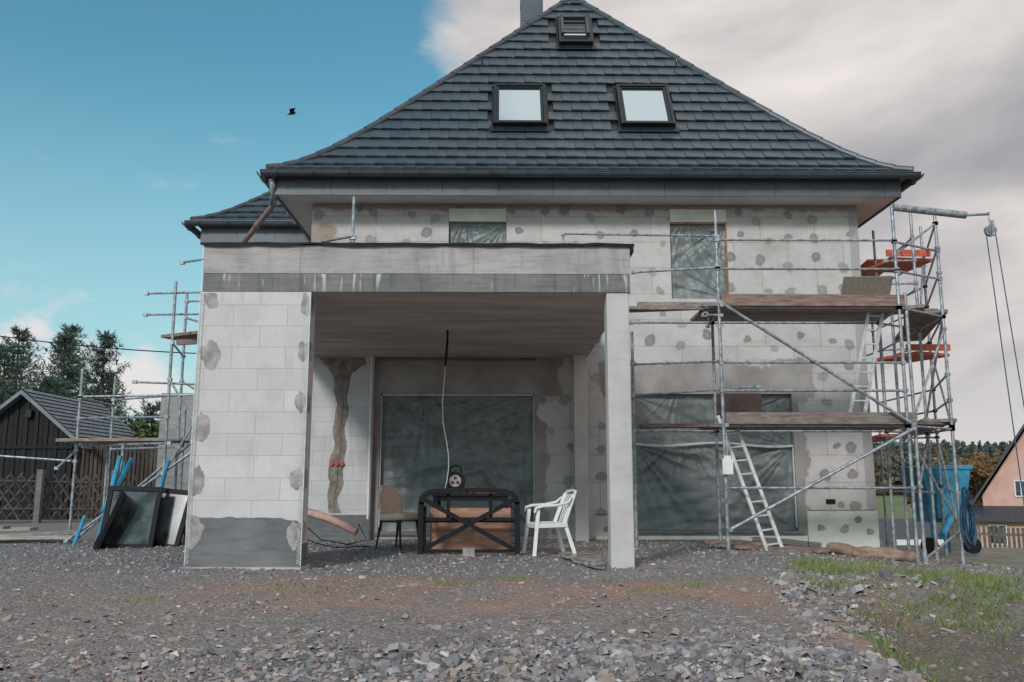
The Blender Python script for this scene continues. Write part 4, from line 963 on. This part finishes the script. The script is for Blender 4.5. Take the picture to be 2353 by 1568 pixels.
d.add([(7.85,16.4,zb+1.45),(8.8,16.4,zb+1.45),(8.8,17.4,zb+1.45),(7.85,17.4,zb+1.45),(8.0,16.5,zb+.75),(8.7,16.5,zb+.75),(8.7,17.2,zb+.75),(8.0,17.2,zb+.75)],[(0,1,5,4),(1,2,6,5),(2,3,7,6),(3,0,4,7)])
d.box(8.0,8.7,16.5,17.2,zb+.42,zb+.75); d.box(7.83,8.82,16.38,16.42,zb+1.40,zb+1.48); d.box(8.78,8.82,16.43,17.42,zb+1.40,zb+1.48)
d.box(8.1,8.6,16.4,16.49,zb+.5,zb+.95)
for x,y in((8.02,16.5),(8.68,16.5),(8.02,17.2),(8.68,17.2)): d.tube((x,y,zb-.3),(x,y,zb+.45),.03,8)
d.tube((8.4,16.45,zb+.55),(7.95,16.0,zb+.2),.07,10)
d.obj('hopper',BLUE,BM,bevel=.01)
d=M(); d.tube((7.95,16.45,zb),(7.95,16.55,zb),.15,14); d.tube((8.75,16.45,zb),(8.75,16.55,zb),.15,14); d.obj('wheels',BLACK,BM)
Hs=empty('hose_coil',(7.0,13.2,.5)); d=M()
for k in range(9):
    r0=.05+.012*(k%3); hh=.30+.03*(k%4); pp=[]
    for i in range(25):
        t=2*math.pi*i/24; pp.append((6.90+r0*math.cos(t)+.02*math.sin(k*2),13.12-.012*k+.03*math.sin(t*2+k),.50+hh*math.sin(t)-.07*(k%3)))
    d.path(pp,.012,6)
d.obj('hose',simple('dark_blue_hose',(.012,.045,.09),.5),Hs)

e=empty('power_line',(-20,30,6)); d=M(); d.path([(lerp(-26,-6,t),lerp(33,30,t),lerp(7.7,5.3,t)-1.0*math.sin(math.pi*t)*.5) for t in[i/30 for i in range(31)]],.02,6); d.obj('wire',BLACK,e)
e=empty('bird',(-7.7,30,14.3)); d=M(); d.path([(-7.85,30,14.2),(-7.75,30,14.26),(-7.6,30,14.31),(-7.5,30,14.33)],[.01,.035,.03,.008],8)
d.add([(-7.76,30,14.28),(-7.62,30,14.31),(-7.5,29.8,14.40),(-7.72,29.8,14.36)],[(0,1,2,3)]); d.add([(-7.76,30,14.28),(-7.62,30,14.31),(-7.6,30.3,14.38),(-7.8,30.3,14.34)],[(0,1,2,3)]); d.obj('bird_body',BLACK,e)

# ---------------------------------------------------------------- world and light
W=bpy.data.worlds.new('World'); scene.world=W; W.use_nodes=True; T=NT(W.node_tree); bg=W.node_tree.nodes['Background']
SE,SA=math.radians(31),math.radians(-155)
sk=T.n('ShaderNodeTexSky',sky_type='NISHITA'); sk.sun_disc=False; sk.sun_elevation=SE; sk.sun_rotation=SA
sk.air_density=1.3; sk.ozone_density=2.0; sk.dust_density=.6
dd=T.n('ShaderNodeTexCoord').outputs['Generated']; s=T.sep(dd)
base=T.mix(1.0,sk.outputs[0],(.68,1.24,1.15),'MULTIPLY')
base=T.mix(T.mr(s[2],.0,.46,.78,0),base,(4.4,6.1,6.9))
n1=T.noise(T.mapv(dd,(1,1,1.7)),2.6,9,.55,.15); n2=T.noise(T.mapv(dd,(1,1,2.0),loc=(3,1,0)),2.3,9,.52,.3); n3=T.noise(T.mapv(dd,(1,1,1.8),loc=(5,2,1)),7,8,.55)
mR=T.mr(T.math('ADD',s[0],T.math('MULTIPLY',T.math('SUBTRACT',n1,.5),.55)),-.055,.03)
nb_=T.math('ADD',n2,T.math('MULTIPLY',T.math('SUBTRACT',s[2],.33),.5))
cc=T.ramp(nb_,[(.34,(.31,.305,.335)),(.46,(.45,.435,.45)),(.55,(.62,.585,.575)),(.67,(.82,.765,.73))])
cc=T.mix(1.0,cc,(10,10,10),'MULTIPLY')
cc=T.mix(T.mr(s[2],.02,.16,.7,0),cc,(8.0,7.7,7.4))
low=T.math('SUBTRACT',n3,T.math('MULTIPLY',T.math('ABSOLUTE',T.math('SUBTRACT',s[2],.10)),2.2))
mL=T.math('MULTIPLY',T.mr(low,.38,.52),.85)
wisp=T.math('MULTIPLY',T.mr(T.noise(T.mapv(dd,(1,1,3),loc=(2,7,0)),5,8,.65),.60,.78),.35)
c=T.mix(wisp,base,(6.0,6.6,7.2)); c=T.mix(mL,c,(7.8,7.2,7.1)); c=T.mix(mR,c,cc)
T.put(bg.inputs[0],c); bg.inputs[1].default_value=.108
ld=bpy.data.lights.new('sun','SUN'); ld.energy=2.0; ld.angle=math.radians(10); ld.color=(1,.955,.93)
lo=bpy.data.objects.new('sun',ld); scene.collection.objects.link(lo)
sd=Vector((math.sin(SA)*math.cos(SE),math.cos(SA)*math.cos(SE),math.sin(SE))); lo.rotation_euler=sd.to_track_quat('Z','Y').to_euler()

# ---------------------------------------------------------------- camera
cd=bpy.data.cameras.new('camera'); cd.lens=30.6; cd.sensor_width=36; cd.clip_end=3000; cd.clip_start=.05
co=bpy.data.objects.new('camera',cd); co.location=(0,0,.92); co.rotation_euler=(math.radians(99.4),0,math.radians(-.64)); scene.collection.objects.link(co); scene.camera=co
